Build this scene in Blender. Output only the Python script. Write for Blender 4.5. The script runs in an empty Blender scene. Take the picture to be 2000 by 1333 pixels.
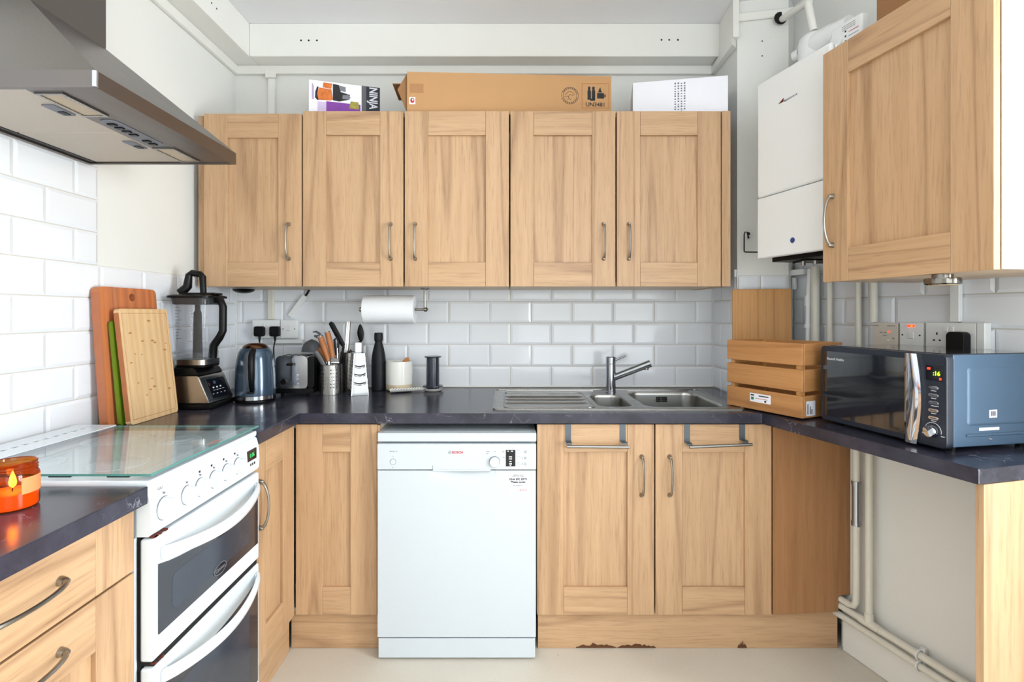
import bpy, bmesh, math, random
from mathutils import Matrix, Vector
random.seed(7)
S = bpy.context.scene
COL = S.collection
PI = math.pi

# ------------------------------------------------------------------ camera
F = 1010.0; CU, CV = 988.0, 613.0; CZ = 1.325      # focal length and principal point of the 2000x1333 frame, eye height
cam_d = bpy.data.cameras.new('camera'); cam = bpy.data.objects.new('camera', cam_d); COL.objects.link(cam)
cam.location = (0, 0, CZ); cam.rotation_euler = (PI/2, 0, 0)
cam_d.sensor_width = 36.0; cam_d.lens = F/2000*36
cam_d.shift_x = (1000-CU)/2000; cam_d.shift_y = -(666.5-CV)/2000
cam_d.clip_start = 0.02
S.camera = cam

# ------------------------------------------------------------------ world, daylight through the two windows, exposure
W = bpy.data.worlds.new('sky'); S.world = W; W.use_nodes = True
bg = W.node_tree.nodes['Background']; bg.inputs[0].default_value = (0.86, 0.93, 1.0, 1); bg.inputs[1].default_value = 3.0
def area_light(name, loc, rot, sx, sy, power, col):
    l = bpy.data.lights.new(name, 'AREA'); l.shape = 'RECTANGLE'; l.size = sx; l.size_y = sy; l.energy = power; l.color = col
    o = bpy.data.objects.new(name, l); COL.objects.link(o); o.location = loc; o.rotation_euler = rot
    return o
SLOPE = 0.2586; AL = math.atan(SLOPE)                # the right wall runs in at an angle
area_light('daylight_side_window', (1.88+0.22, 0.41+0.05, 1.35), (PI/2, 0, PI/2+AL), 0.98, 1.8, 188, (0.96, 0.98, 1.0))
area_light('daylight_rear_window', (1.17, -2.0, 1.35), (PI/2, 0, 0), 2.0, 2.1, 46, (0.96, 0.98, 1.0))
fl_d = bpy.data.lights.new('bounce_fill', 'SPOT'); fl_d.energy = 65; fl_d.spot_size = 2.3; fl_d.spot_blend = 0.6; fl_d.shadow_soft_size = 0.08; fl_d.color = (0.95, 0.975, 1.0)
fl_o = bpy.data.objects.new('bounce_fill', fl_d); COL.objects.link(fl_o); fl_o.location = (0.1, -0.45, 1.75); fl_o.rotation_euler = (math.radians(180+18), 0, 0)   # added fill lamp, bounced off the ceiling behind the camera
S.view_settings.view_transform = 'Standard'; S.view_settings.look = 'None'
S.view_settings.exposure = -0.26; S.view_settings.gamma = 1.0; S.view_settings.use_curve_mapping = False

# ------------------------------------------------------------------ helpers
def fx(u, d): return (u-CU)/F*d
def fz(v, d): return CZ-(v-CV)*d/F
def wline(a, u):                                     # point (x, y) on a line parallel to the right wall, x = a - SLOPE*y
    d = a/((u-CU)/F+SLOPE); return (a-SLOPE*d, d)

class MB:
    def __init__(s): s.bm = bmesh.new(); s.M = Matrix()
    def _v(s, p): return s.bm.verts.new(s.M @ Vector(p))
    def face(s, pts):
        vs = [s._v(p) for p in pts]; return s.bm.faces.new(vs)
    def box(s, x0, x1, y0, y1, z0, z1, b=0, seg=1):
        t = bmesh.new()
        v = [t.verts.new((x, y, z)) for z in (z0, z1) for y in (y0, y1) for x in (x0, x1)]
        for f in ((0,2,3,1),(4,5,7,6),(0,1,5,4),(2,6,7,3),(0,4,6,2),(1,3,7,5)): t.faces.new([v[i] for i in f])
        if b: bmesh.ops.bevel(t, geom=list(t.edges), offset=b, segments=seg, affect='EDGES', profile=0.5)
        s.merge(t); return s
    def merge(s, t):
        m = {v: s.bm.verts.new(s.M @ v.co) for v in t.verts}
        for f in t.faces:
            try: s.bm.faces.new([m[v] for v in f.verts])
            except ValueError: pass
        t.free()
    def loft(s, loops, cap0=True, cap1=True, closed=True):
        L = [[s._v(p) for p in lp] for lp in loops]; n = len(L[0])
        for a, b in zip(L, L[1:]):
            for i in range(n if closed else n-1):
                j = (i+1) % n; s.bm.faces.new((a[i], a[j], b[j], b[i]))
        if cap0: s.bm.faces.new(L[0][::-1])
        if cap1: s.bm.faces.new(L[-1])
        return s
    def cyl(s, p0, p1, r0, r1=None, n=16, caps=True):
        r1 = r0 if r1 is None else r1
        return s.tube([p0, p1], [r0, r1], n, caps)
    def tube(s, pts, r, n=8, caps=True, sx=1.0):
        pts = [Vector(p) for p in pts]; rs = r if isinstance(r, (list, tuple)) else [r]*len(pts)
        up = Vector((0, 0, 1)); loops = []; prev = None
        for i, p in enumerate(pts):
            t = (pts[min(i+1, len(pts)-1)]-pts[max(i-1, 0)]).normalized()
            if prev is None:
                a = t.cross(up)
                if a.length < 1e-4: a = t.cross(Vector((0, 1, 0)))
                a.normalize()
            else:
                a = (prev-t*prev.dot(t)).normalized()
            prev = a; b = t.cross(a)
            loops.append([p+(a*math.cos(2*PI*k/n)*sx+b*math.sin(2*PI*k/n))*rs[i] for k in range(n)])
        return s.loft(loops, caps, caps)
    def lathe(s, prof, cx=0, cy=0, n=28, cap0=True, cap1=True):
        return s.loft([[(cx+r*math.cos(2*PI*k/n), cy+r*math.sin(2*PI*k/n), z) for k in range(n)] for r, z in prof], cap0, cap1)
    def prism(s, poly, z0, z1, b=0, seg=2):           # polygon in x, y (counter-clockwise) extruded along z
        t = bmesh.new(); n = len(poly)
        lo = [t.verts.new((x, y, z0)) for x, y in poly]; hi = [t.verts.new((x, y, z1)) for x, y in poly]
        t.faces.new(lo[::-1]); t.faces.new(hi)
        for i in range(n):
            j = (i+1) % n; t.faces.new((lo[i], lo[j], hi[j], hi[i]))
        if b: bmesh.ops.bevel(t, geom=list(t.edges), offset=b, segments=seg, affect='EDGES', profile=0.5)
        s.merge(t); return s
    def prism_y(s, poly, y0, y1, b=0, seg=2):         # polygon in x, z extruded along y
        M0 = s.M; s.M = M0 @ Matrix(((1,0,0,0),(0,0,-1,0),(0,1,0,0),(0,0,0,1)))
        s.prism(poly, -y1, -y0, b, seg); s.M = M0; return s
    def plate(s, xs, ys, z0, z1, holes=()):           # slab of cells, some left out
        V = {}
        def vv(i, j, k):
            if (i, j, k) not in V: V[i, j, k] = s._v((xs[i], ys[j], (z0, z1)[k]))
            return V[i, j, k]
        nx, ny = len(xs)-1, len(ys)-1
        on = lambda i, j: 0 <= i < nx and 0 <= j < ny and (i, j) not in holes
        for i in range(nx):
            for j in range(ny):
                if not on(i, j): continue
                s.bm.faces.new((vv(i,j,1), vv(i+1,j,1), vv(i+1,j+1,1), vv(i,j+1,1)))
                s.bm.faces.new((vv(i,j,0), vv(i,j+1,0), vv(i+1,j+1,0), vv(i+1,j,0)))
                if not on(i-1, j): s.bm.faces.new((vv(i,j,0), vv(i,j,1), vv(i,j+1,1), vv(i,j+1,0)))
                if not on(i+1, j): s.bm.faces.new((vv(i+1,j,0), vv(i+1,j+1,0), vv(i+1,j+1,1), vv(i+1,j,1)))
                if not on(i, j-1): s.bm.faces.new((vv(i,j,0), vv(i+1,j,0), vv(i+1,j,1), vv(i,j,1)))
                if not on(i, j+1): s.bm.faces.new((vv(i,j+1,0), vv(i,j+1,1), vv(i+1,j+1,1), vv(i+1,j+1,0)))
        return s
    def plate_y(s, xs, zs, y0, y1, holes=()):
        M0 = s.M; s.M = M0 @ Matrix(((1,0,0,0),(0,0,-1,0),(0,1,0,0),(0,0,0,1)))
        s.plate(xs, zs, -y1, -y0, holes); s.M = M0; return s
    def build(s, name, mat, parent=None, smooth=None, loc=None):
        bmesh.ops.recalc_face_normals(s.bm, faces=list(s.bm.faces))
        me = bpy.data.meshes.new(name); s.bm.to_mesh(me); s.bm.free()
        return link_mesh(name, me, mat, parent, smooth, loc)

def link_mesh(name, me, mat, parent=None, smooth=None, loc=None):
    if mat and not me.materials: me.materials.append(mat)
    if smooth:
        me.shade_smooth(); me.set_sharp_from_angle(angle=math.radians(smooth))
    o = bpy.data.objects.new(name, me); COL.objects.link(o)
    if smooth: wm = o.modifiers.new('weighted_normals', 'WEIGHTED_NORMAL'); wm.keep_sharp = True; wm.weight = 80
    if parent: o.parent = parent
    if loc: o.location = loc
    return o
def rrect(x0, x1, y0, y1, r, n=5):                    # rounded rectangle, counter-clockwise
    out = []
    for cx, cy, a in ((x1-r, y0+r, -PI/2), (x1-r, y1-r, 0), (x0+r, y1-r, PI/2), (x0+r, y0+r, PI)):
        for k in range(n+1): out.append((cx+r*math.cos(a+k*PI/2/n), cy+r*math.sin(a+k*PI/2/n)))
    return out
def tag(o, label, cat=None, group=None, kind=None):
    if label: o['label'] = label
    if cat: o['category'] = cat
    if group: o['group'] = group
    if kind: o['kind'] = kind
    return o
def thing(name, label, cat, loc=(0, 0, 0), rz=0, group=None):
    o = bpy.data.objects.new(name, None); COL.objects.link(o); o.empty_display_size = 0.05
    o.location = loc; o.rotation_euler = (0, 0, rz)
    return tag(o, label, cat, group)
def solo(mb, name, mat, label, cat, smooth=None, group=None, loc=None, rz=0):
    o = mb.build(name, mat, None, smooth, loc); o.rotation_euler = (0, 0, rz)
    return tag(o, label, cat, group)
def structure(o): o['kind'] = 'structure'; return o
def stuff(o): o['kind'] = 'stuff'; return o
def copy_tree(o, parent=None):
    c = o.copy(); COL.objects.link(c)
    if parent: c.parent = parent
    for ch in list(o.children): copy_tree(ch, c)
    return c
def lettering(name, text, size, mat, parent, loc, rot=(PI/2, 0, 0), align='CENTER', bold=0.0, sx=1.0):
    cu = bpy.data.curves.new(name, 'FONT'); cu.body = text; cu.size = size; cu.align_x = align; cu.align_y = 'CENTER'
    cu.extrude = 0.0003; cu.offset = bold; cu.resolution_u = 2
    t = bpy.data.objects.new(name+'_tmp', cu); COL.objects.link(t)
    me = bpy.data.meshes.new_from_object(t); COL.objects.unlink(t); bpy.data.objects.remove(t); bpy.data.curves.remove(cu)
    me.name = name; me.materials.clear()
    o = link_mesh(name, me, mat, parent); o.location = loc; o.rotation_euler = rot; o.scale = (sx, 1, 1)
    return o

# ------------------------------------------------------------------ materials
def srgb(r, g, b):
    f = lambda c: (c/255/12.92) if c/255 <= 0.04045 else ((c/255+0.055)/1.055)**2.4
    return (f(r), f(g), f(b), 1)
def newmat(name):
    m = bpy.data.materials.new(name); m.use_nodes = True
    return m, m.node_tree, m.node_tree.nodes['Principled BSDF']
def node(nt, typ, **kw):
    n = nt.nodes.new(typ)
    for k, v in kw.items():
        if k.startswith('i_'):
            key = k[2:]; key = int(key) if key.isdigit() else key.replace('_', ' ')
            n.inputs[key].default_value = v
        else: setattr(n, k, v)
    return n
def plain(name, rgb, rough=0.5, metal=0.0, noise=0.0, scale=20.0, coat=0.0, bump=0.0, spec=0.5, emit=None, es=0.0, bscale=None):
    m, nt, p = newmat(name); c = srgb(*rgb)
    p.inputs['Base Color'].default_value = c; p.inputs['Roughness'].default_value = rough
    p.inputs['Metallic'].default_value = metal; p.inputs['Coat Weight'].default_value = coat
    p.inputs['Coat Roughness'].default_value = 0.08
    p.inputs['Specular IOR Level'].default_value = spec
    if emit: p.inputs['Emission Color'].default_value = srgb(*emit); p.inputs['Emission Strength'].default_value = es
    tc = node(nt, 'ShaderNodeTexCoord')
    if noise:
        nz = node(nt, 'ShaderNodeTexNoise', i_Scale=scale, i_Detail=4.0)
        nt.links.new(tc.outputs['Object'], nz.inputs['Vector'])
        mx = node(nt, 'ShaderNodeMix', data_type='RGBA')
        mx.inputs[6].default_value = tuple(x*(1-noise) for x in c[:3])+(1,); mx.inputs[7].default_value = tuple(min(1, x*(1+noise)) for x in c[:3])+(1,)
        nt.links.new(nz.outputs['Fac'], mx.inputs[0]); nt.links.new(mx.outputs[2], p.inputs['Base Color'])
    if bump:
        n2 = node(nt, 'ShaderNodeTexNoise', i_Scale=bscale or scale*4, i_Detail=3.0)
        nt.links.new(tc.outputs['Object'], n2.inputs['Vector'])
        b = node(nt, 'ShaderNodeBump', i_Strength=bump, i_Distance=0.002)
        nt.links.new(n2.outputs['Fac'], b.inputs['Height']); nt.links.new(b.outputs['Normal'], p.inputs['Normal'])
    return m
def wood(name, base, dark, horiz=False, rough=0.36, light=None, rings=7.0, contrast=1.0):
    m, nt, p = newmat(name); L = nt.links.new
    light = light or tuple(min(255, c+9) for c in base)
    tc = node(nt, 'ShaderNodeTexCoord'); oi = node(nt, 'ShaderNodeObjectInfo')
    off = node(nt, 'ShaderNodeVectorMath', operation='SCALE'); cv = node(nt, 'ShaderNodeCombineXYZ')
    L(oi.outputs['Random'], cv.inputs[0]); L(oi.outputs['Random'], cv.inputs[1]); L(oi.outputs['Random'], cv.inputs[2])
    L(cv.outputs[0], off.inputs[0]); off.inputs['Scale'].default_value = 37.0
    add = node(nt, 'ShaderNodeVectorMath', operation='ADD'); L(tc.outputs['Object'], add.inputs[0]); L(off.outputs[0], add.inputs[1])
    mp = node(nt, 'ShaderNodeMapping'); mp.inputs['Scale'].default_value = (0.05, 1, 1) if horiz else (1, 1, 0.05)
    L(add.outputs[0], mp.inputs['Vector'])
    big = node(nt, 'ShaderNodeTexNoise', i_Scale=5.0, i_Detail=1.0, i_Distortion=0.2); L(mp.outputs[0], big.inputs['Vector'])
    wv = node(nt, 'ShaderNodeMath', operation='MULTIPLY'); wv.inputs[1].default_value = rings; L(big.outputs['Fac'], wv.inputs[0])
    fr = node(nt, 'ShaderNodeMath', operation='PINGPONG'); fr.inputs[1].default_value = 0.5; L(wv.outputs[0], fr.inputs[0])
    rl = node(nt, 'ShaderNodeValToRGB'); rl.color_ramp.elements[0].position = 0.0; rl.color_ramp.elements[0].color = (1, 1, 1, 1)
    rl.color_ramp.elements[1].position = 0.12; rl.color_ramp.elements[1].color = (0, 0, 0, 1); L(fr.outputs[0], rl.inputs[0])
    fine = node(nt, 'ShaderNodeTexNoise', i_Scale=150.0, i_Detail=3.0, i_Roughness=0.65); L(mp.outputs[0], fine.inputs['Vector'])
    mid = node(nt, 'ShaderNodeTexNoise', i_Scale=34.0, i_Detail=4.0); L(mp.outputs[0], mid.inputs['Vector'])
    mx = node(nt, 'ShaderNodeMix', data_type='RGBA'); mx.inputs[6].default_value = srgb(*base); mx.inputs[7].default_value = srgb(*light)
    r2 = node(nt, 'ShaderNodeValToRGB'); r2.color_ramp.elements[0].position = 0.38; r2.color_ramp.elements[1].position = 0.62
    L(mid.outputs['Fac'], r2.inputs[0]); L(r2.outputs[0], mx.inputs[0])
    m1 = node(nt, 'ShaderNodeMath', operation='MULTIPLY'); m1.inputs[1].default_value = 0.34*contrast; L(rl.outputs[0], m1.inputs[0])
    r3 = node(nt, 'ShaderNodeValToRGB'); r3.color_ramp.elements[0].position = 0.5; r3.color_ramp.elements[1].position = 0.8
    L(fine.outputs['Fac'], r3.inputs[0])
    m2 = node(nt, 'ShaderNodeMath', operation='MULTIPLY_ADD'); m2.inputs[1].default_value = 0.38*contrast; L(r3.outputs[0], m2.inputs[0]); L(m1.outputs[0], m2.inputs[2])
    m2.use_clamp = True
    m3 = node(nt, 'ShaderNodeMix', data_type='RGBA'); m3.inputs[7].default_value = srgb(*dark)
    L(mx.outputs[2], m3.inputs[6]); L(m2.outputs[0], m3.inputs[0]); L(m3.outputs[2], p.inputs['Base Color'])
    p.inputs['Roughness'].default_value = rough
    return m
def thin_glass(name, tint, rough=0.02, ior=1.5, body=0.0, body_rgb=(255, 255, 255), fmax=1.0):
    m, nt, p = newmat(name); L = nt.links.new; out = nt.nodes['Material Output']
    tr = node(nt, 'ShaderNodeBsdfTransparent'); tr.inputs[0].default_value = srgb(*tint)
    gl = node(nt, 'ShaderNodeBsdfGlossy'); gl.inputs['Roughness'].default_value = rough
    geo = node(nt, 'ShaderNodeNewGeometry'); dt = node(nt, 'ShaderNodeVectorMath', operation='DOT_PRODUCT'); L(geo.outputs['Normal'], dt.inputs[0]); L(geo.outputs['Incoming'], dt.inputs[1])
    ab = node(nt, 'ShaderNodeMath', operation='ABSOLUTE'); L(dt.outputs['Value'], ab.inputs[0])
    om = node(nt, 'ShaderNodeMath', operation='SUBTRACT'); om.inputs[0].default_value = 1.0; L(ab.outputs[0], om.inputs[1])
    pw = node(nt, 'ShaderNodeMath', operation='POWER'); pw.inputs[1].default_value = 5.0; L(om.outputs[0], pw.inputs[0])
    f0 = ((ior-1)/(ior+1))**2
    fr = node(nt, 'ShaderNodeMath', operation='MULTIPLY_ADD'); fr.inputs[1].default_value = 1-f0; fr.inputs[2].default_value = f0; L(pw.outputs[0], fr.inputs[0])
    mx = node(nt, 'ShaderNodeMixShader'); L(fr.outputs[0], mx.inputs[0]); L(gl.outputs[0], mx.inputs[2])
    if body:
        df = node(nt, 'ShaderNodeBsdfDiffuse'); df.inputs[0].default_value = srgb(*body_rgb)
        m2 = node(nt, 'ShaderNodeMixShader'); m2.inputs[0].default_value = body
        L(tr.outputs[0], m2.inputs[1]); L(df.outputs[0], m2.inputs[2]); L(m2.outputs[0], mx.inputs[1])
    else: L(tr.outputs[0], mx.inputs[1])
    L(mx.outputs[0], out.inputs['Surface']); nt.nodes.remove(p)
    return m
def worktop_mat():
    m, nt, p = newmat('worktop_slate'); L = nt.links.new
    tc = node(nt, 'ShaderNodeTexCoord')
    n1 = node(nt, 'ShaderNodeTexNoise', i_Scale=9.0, i_Detail=6.0, i_Roughness=0.65); L(tc.outputs['Object'], n1.inputs['Vector'])
    r1 = node(nt, 'ShaderNodeValToRGB'); r1.color_ramp.elements[0].color = srgb(30, 30, 40); r1.color_ramp.elements[0].position = 0.3
    r1.color_ramp.elements[1].color = srgb(62, 61, 76); r1.color_ramp.elements[1].position = 0.72; L(n1.outputs['Fac'], r1.inputs[0])
    wp = node(nt, 'ShaderNodeTexNoise', i_Scale=14.0, i_Detail=4.0); L(tc.outputs['Object'], wp.inputs['Vector'])
    sc = node(nt, 'ShaderNodeVectorMath', operation='SCALE'); sc.inputs['Scale'].default_value = 0.14; L(wp.outputs['Color'], sc.inputs[0])
    ad = node(nt, 'ShaderNodeVectorMath', operation='ADD'); L(tc.outputs['Object'], ad.inputs[0]); L(sc.outputs[0], ad.inputs[1])
    vo = node(nt, 'ShaderNodeTexVoronoi', feature='DISTANCE_TO_EDGE'); vo.inputs['Scale'].default_value = 10.0; L(ad.outputs[0], vo.inputs['Vector'])
    rv = node(nt, 'ShaderNodeValToRGB'); rv.color_ramp.elements[0].color = (1, 1, 1, 1); rv.color_ramp.elements[1].color = (0, 0, 0, 1)
    rv.color_ramp.elements[1].position = 0.013; L(vo.outputs['Distance'], rv.inputs[0])
    nm = node(nt, 'ShaderNodeTexNoise', i_Scale=7.0, i_Detail=2.0); L(tc.outputs['Object'], nm.inputs['Vector'])
    rm = node(nt, 'ShaderNodeValToRGB'); rm.color_ramp.elements[0].position = 0.5; rm.color_ramp.elements[1].position = 0.58; L(nm.outputs['Fac'], rm.inputs[0])
    mu = node(nt, 'ShaderNodeMath', operation='MULTIPLY'); L(rv.outputs[0], mu.inputs[0]); L(rm.outputs[0], mu.inputs[1])
    m2 = node(nt, 'ShaderNodeMath', operation='MULTIPLY'); m2.inputs[1].default_value = 0.4; L(mu.outputs[0], m2.inputs[0])
    mx = node(nt, 'ShaderNodeMix', data_type='RGBA'); mx.inputs[7].default_value = srgb(176, 174, 190); L(r1.outputs[0], mx.inputs[6]); L(m2.outputs[0], mx.inputs[0])
    L(mx.outputs[2], p.inputs['Base Color']); p.inputs['Roughness'].default_value = 0.22; p.inputs['Specular IOR Level'].default_value = 0.45
    return m
def steel_mat(name, rgb, rough, axis='x', streak=0.12):
    m, nt, p = newmat(name); L = nt.links.new; tc = node(nt, 'ShaderNodeTexCoord'); mp = node(nt, 'ShaderNodeMapping')
    mp.inputs['Scale'].default_value = {'x': (2, 120, 120), 'y': (120, 2, 120), 'z': (120, 120, 2)}[axis]
    L(tc.outputs['Object'], mp.inputs['Vector']); nz = node(nt, 'ShaderNodeTexNoise', i_Scale=3.0, i_Detail=2.0); L(mp.outputs[0], nz.inputs['Vector'])
    mr = node(nt, 'ShaderNodeMapRange'); mr.inputs[3].default_value = rough-streak*0.5; mr.inputs[4].default_value = rough+streak; L(nz.outputs['Fac'], mr.inputs[0])
    L(mr.outputs[0], p.inputs['Roughness']); p.inputs['Base Color'].default_value = srgb(*rgb); p.inputs['Metallic'].default_value = 1.0
    return m
def floor_mat():
    m, nt, p = newmat('floor_vinyl'); L = nt.links.new; tc = node(nt, 'ShaderNodeTexCoord')
    n1 = node(nt, 'ShaderNodeTexNoise', i_Scale=2.5, i_Detail=3.0); L(tc.outputs['Object'], n1.inputs['Vector'])
    r1 = node(nt, 'ShaderNodeValToRGB'); r1.color_ramp.elements[0].color = srgb(206, 198, 184); r1.color_ramp.elements[1].color = srgb(226, 220, 208); L(n1.outputs['Fac'], r1.inputs[0])
    n2 = node(nt, 'ShaderNodeTexNoise', i_Scale=260.0, i_Detail=2.0); L(tc.outputs['Object'], n2.inputs['Vector'])
    r2 = node(nt, 'ShaderNodeValToRGB'); r2.color_ramp.elements[0].position = 0.35; r2.color_ramp.elements[1].position = 0.7; L(n2.outputs['Fac'], r2.inputs[0])
    mx = node(nt, 'ShaderNodeMix', data_type='RGBA'); mx.inputs[7].default_value = srgb(190, 180, 162); L(r1.outputs[0], mx.inputs[6])
    mm = node(nt, 'ShaderNodeMath', operation='MULTIPLY'); mm.inputs[1].default_value = 0.4; L(r2.outputs[0], mm.inputs[0]); L(mm.outputs[0], mx.inputs[0])
    n3 = node(nt, 'ShaderNodeTexVoronoi'); n3.inputs['Scale'].default_value = 5.5; L(tc.outputs['Object'], n3.inputs['Vector'])
    r3 = node(nt, 'ShaderNodeValToRGB'); r3.color_ramp.elements[0].color = (1, 1, 1, 1); r3.color_ramp.elements[0].position = 0.016; r3.color_ramp.elements[1].color = (0, 0, 0, 1); r3.color_ramp.elements[1].position = 0.022
    L(n3.outputs['Distance'], r3.inputs[0])
    m3 = node(nt, 'ShaderNodeMix', data_type='RGBA'); m3.inputs[7].default_value = srgb(96, 82, 66); L(mx.outputs[2], m3.inputs[6]); L(r3.outputs[0], m3.inputs[0])
    L(m3.outputs[2], p.inputs['Base Color']); p.inputs['Roughness'].default_value = 0.55
    return m
def streaks(name, cols, horiz=False, scale=30.0, rough=0.5, axis='y'):    # butcher-block strips of different tints
    m, nt, p = newmat(name); L = nt.links.new; tc = node(nt, 'ShaderNodeTexCoord'); mp = node(nt, 'ShaderNodeMapping')
    mp.inputs['Scale'].default_value = {'y': (0, 1, 0), 'x': (1, 0, 0)}[axis]; L(tc.outputs['Object'], mp.inputs['Vector'])
    wn = node(nt, 'ShaderNodeTexNoise', i_Scale=scale, i_Detail=0.0); L(mp.outputs[0], wn.inputs['Vector'])
    rp = node(nt, 'ShaderNodeValToRGB'); rp.color_ramp.interpolation = 'LINEAR'
    els = rp.color_ramp.elements
    els[0].position = 0.25; els[0].color = srgb(*cols[0]); els[1].position = 0.75; els[1].color = srgb(*cols[-1])
    for i, c in enumerate(cols[1:-1]):
        e = els.new(0.25+0.5*(i+1)/(len(cols)-1)); e.color = srgb(*c)
    L(wn.outputs['Fac'], rp.inputs[0])
    m2 = node(nt, 'ShaderNodeMapping'); m2.inputs['Scale'].default_value = (60, 60, 5); L(tc.outputs['Object'], m2.inputs['Vector'])
    gn = node(nt, 'ShaderNodeTexNoise', i_Scale=2.0, i_Detail=3.0); L(m2.outputs[0], gn.inputs['Vector'])
    mr = node(nt, 'ShaderNodeMapRange'); mr.inputs[3].default_value = 0.78; mr.inputs[4].default_value = 1.12; L(gn.outputs['Fac'], mr.inputs[0])
    mx = node(nt, 'ShaderNodeVectorMath', operation='SCALE'); L(rp.outputs[0], mx.inputs[0]); L(mr.outputs[0], mx.inputs['Scale'])
    L(mx.outputs[0], p.inputs['Base Color']); p.inputs['Roughness'].default_value = rough
    return m

M = {}
M['paint'] = plain('wall_paint', (232, 232, 228), 0.6, noise=0.02, scale=3, bump=0.25, bscale=90)
M['ceiling'] = plain('ceiling_paint', (238, 238, 241), 0.7, noise=0.02, scale=2, bump=0.2, bscale=60)
M['trimp'] = plain('trim_paint', (238, 237, 232), 0.4, noise=0.02, scale=8)
M['pipe'] = plain('pipe_paint', (224, 220, 208), 0.35, noise=0.05, scale=25)
M['grout'] = plain('tile_grout', (206, 200, 190), 0.9, noise=0.1, scale=40)
M['tile'] = plain('tile_glaze', (232, 235, 240), 0.10, noise=0.015, scale=6)
M['woodv'] = wood('beech_laminate_upright', (189, 152, 115), (122, 84, 56), rings=6.0, contrast=1.15)
M['woodh'] = wood('beech_laminate_across', (189, 152, 115), (122, 84, 56), horiz=True, rings=6.0, contrast=1.15)
M['wooddark'] = wood('darker_infill_board', (158, 112, 72), (116, 76, 44), rings=5.0)
M['bowl'] = plain('sink_bowl_steel', (178, 177, 174), 0.3, 1.0, noise=0.03)
M['blendersteel'] = plain('satin_blender_steel', (168, 163, 158), 0.27, 1.0, noise=0.03)
M['toaster'] = plain('toaster_steel', (196, 192, 190), 0.22, 1.0, noise=0.04)
M['strap'] = plain('grey_steel_strap', (96, 102, 108), 0.35, 0.8, noise=0.05)
M['lampsteel'] = plain('dark_chrome', (120, 116, 110), 0.12, 1.0, noise=0.05)
M['mwtop'] = plain('microwave_top', (34, 36, 42), 0.12, 0.2, noise=0.05, coat=0.4)
M['carcass'] = plain('carcass_melamine', (226, 216, 198), 0.45, noise=0.02)
M['carcassw'] = wood('carcass_underside', (186, 160, 128), (150, 120, 90), horiz=True)
M['white_mel'] = plain('white_melamine', (240, 238, 232), 0.4, noise=0.01)
M['worktop'] = worktop_mat()
M['floor'] = floor_mat()
M['handle'] = plain('satin_nickel', (158, 153, 145), 0.28, 1.0, noise=0.05, scale=40)
M['steel'] = steel_mat('brushed_steel', (150, 148, 145), 0.25, 'x')
M['steelz'] = steel_mat('brushed_steel_upright', (166, 164, 161), 0.25, 'z')
M['hoodsteel'] = steel_mat('hood_steel', (122, 116, 113), 0.34, 'y')
M['chrome'] = plain('chrome', (206, 208, 214), 0.06, 1.0, noise=0.01)
M['tapchrome'] = plain('worn_chrome', (168, 172, 180), 0.14, 1.0, noise=0.05)
M['enamel'] = plain('white_enamel', (219, 226, 231), 0.22, noise=0.01, coat=0.2)
M['dw'] = plain('dishwasher_white', (201, 208, 214), 0.28, noise=0.01)
M['plastic'] = plain('white_plastic', (236, 238, 238), 0.35, noise=0.01)
M['cream'] = plain('cream_plastic', (216, 208, 196), 0.4, noise=0.01)
M['black'] = plain('black_plastic', (6, 6, 7), 0.38, noise=0.05, spec=0.25)
M['matblack'] = plain('matt_black_coating', (17, 20, 25), 0.5, noise=0.05, spec=0.3)
M['dark'] = plain('dark_recess', (14, 13, 13), 0.9, noise=0.1)
M['greyplastic'] = plain('grey_nylon', (86, 88, 92), 0.45, noise=0.05)
M['ovenglass'] = plain('oven_glass', (34, 37, 48), 0.06, noise=0.25, scale=6, coat=0.5)
M['ovenglass2'] = plain('oven_inner_window', (54, 60, 72), 0.12, noise=0.3, scale=5)
M['displayglass'] = plain('display_glass', (16, 17, 24), 0.08, noise=0.05)
M['glass'] = thin_glass('window_glass', (250, 252, 252))
M['lidglass'] = thin_glass('hob_lid_glass', (251, 254, 254), 0.03, 1.36, 0.04, (240, 246, 248))
M['lidedge'] = thin_glass('hob_lid_edge', (120, 190, 178), 0.1, 1.5, 0.55, (110, 176, 168))
M['jug'] = thin_glass('clear_jug', (247, 248, 250), 0.04, 1.35, 0.05, (225, 228, 232))
M['amber'] = thin_glass('amber_glass', (228, 132, 44), 0.03, 1.45, 0.02, (240, 120, 20))
M['wax'] = plain('candle_wax', (250, 190, 120), 0.5, noise=0.05, emit=(255, 190, 105), es=0.5)  # emission stands in for the flame's light glowing through the wax
M['flame'] = plain('candle_flame', (255, 220, 120), 0.5, emit=(255, 214, 120), es=30)
M['amberlabel'] = plain('amber_label', (236, 150, 92), 0.6, noise=0.06, scale=120)
M['kettle'] = plain('blue_grey_enamel', (62, 82, 102), 0.18, 0.4, noise=0.05, coat=0.6)
M['mwbody'] = plain('blue_grey_paint', (68, 92, 116), 0.36, 0.25, noise=0.03)
M['mwface'] = plain('microwave_front', (38, 44, 56), 0.3, 0.1, noise=0.05)
M['mwglass'] = plain('microwave_glass', (16, 20, 28), 0.04, 0.0, noise=0.05, coat=1.0, spec=0.9)
M['copper'] = plain('copper_lid', (112, 80, 60), 0.16, 1.0, noise=0.03)
M['card'] = plain('cardboard', (190, 146, 100), 0.8, noise=0.04, scale=9)
M['card2'] = plain('inside_and_shaded_card', (150, 108, 70), 0.85, noise=0.05, scale=9)
M['tape'] = plain('parcel_tape', (172, 124, 80), 0.5, noise=0.03)
M['whitecard'] = plain('white_card', (238, 238, 246), 0.5, noise=0.01)
M['ink'] = plain('black_ink', (28, 26, 28), 0.6, noise=0.05)
M['grink'] = plain('grey_ink', (120, 122, 130), 0.6, noise=0.02)
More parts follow.
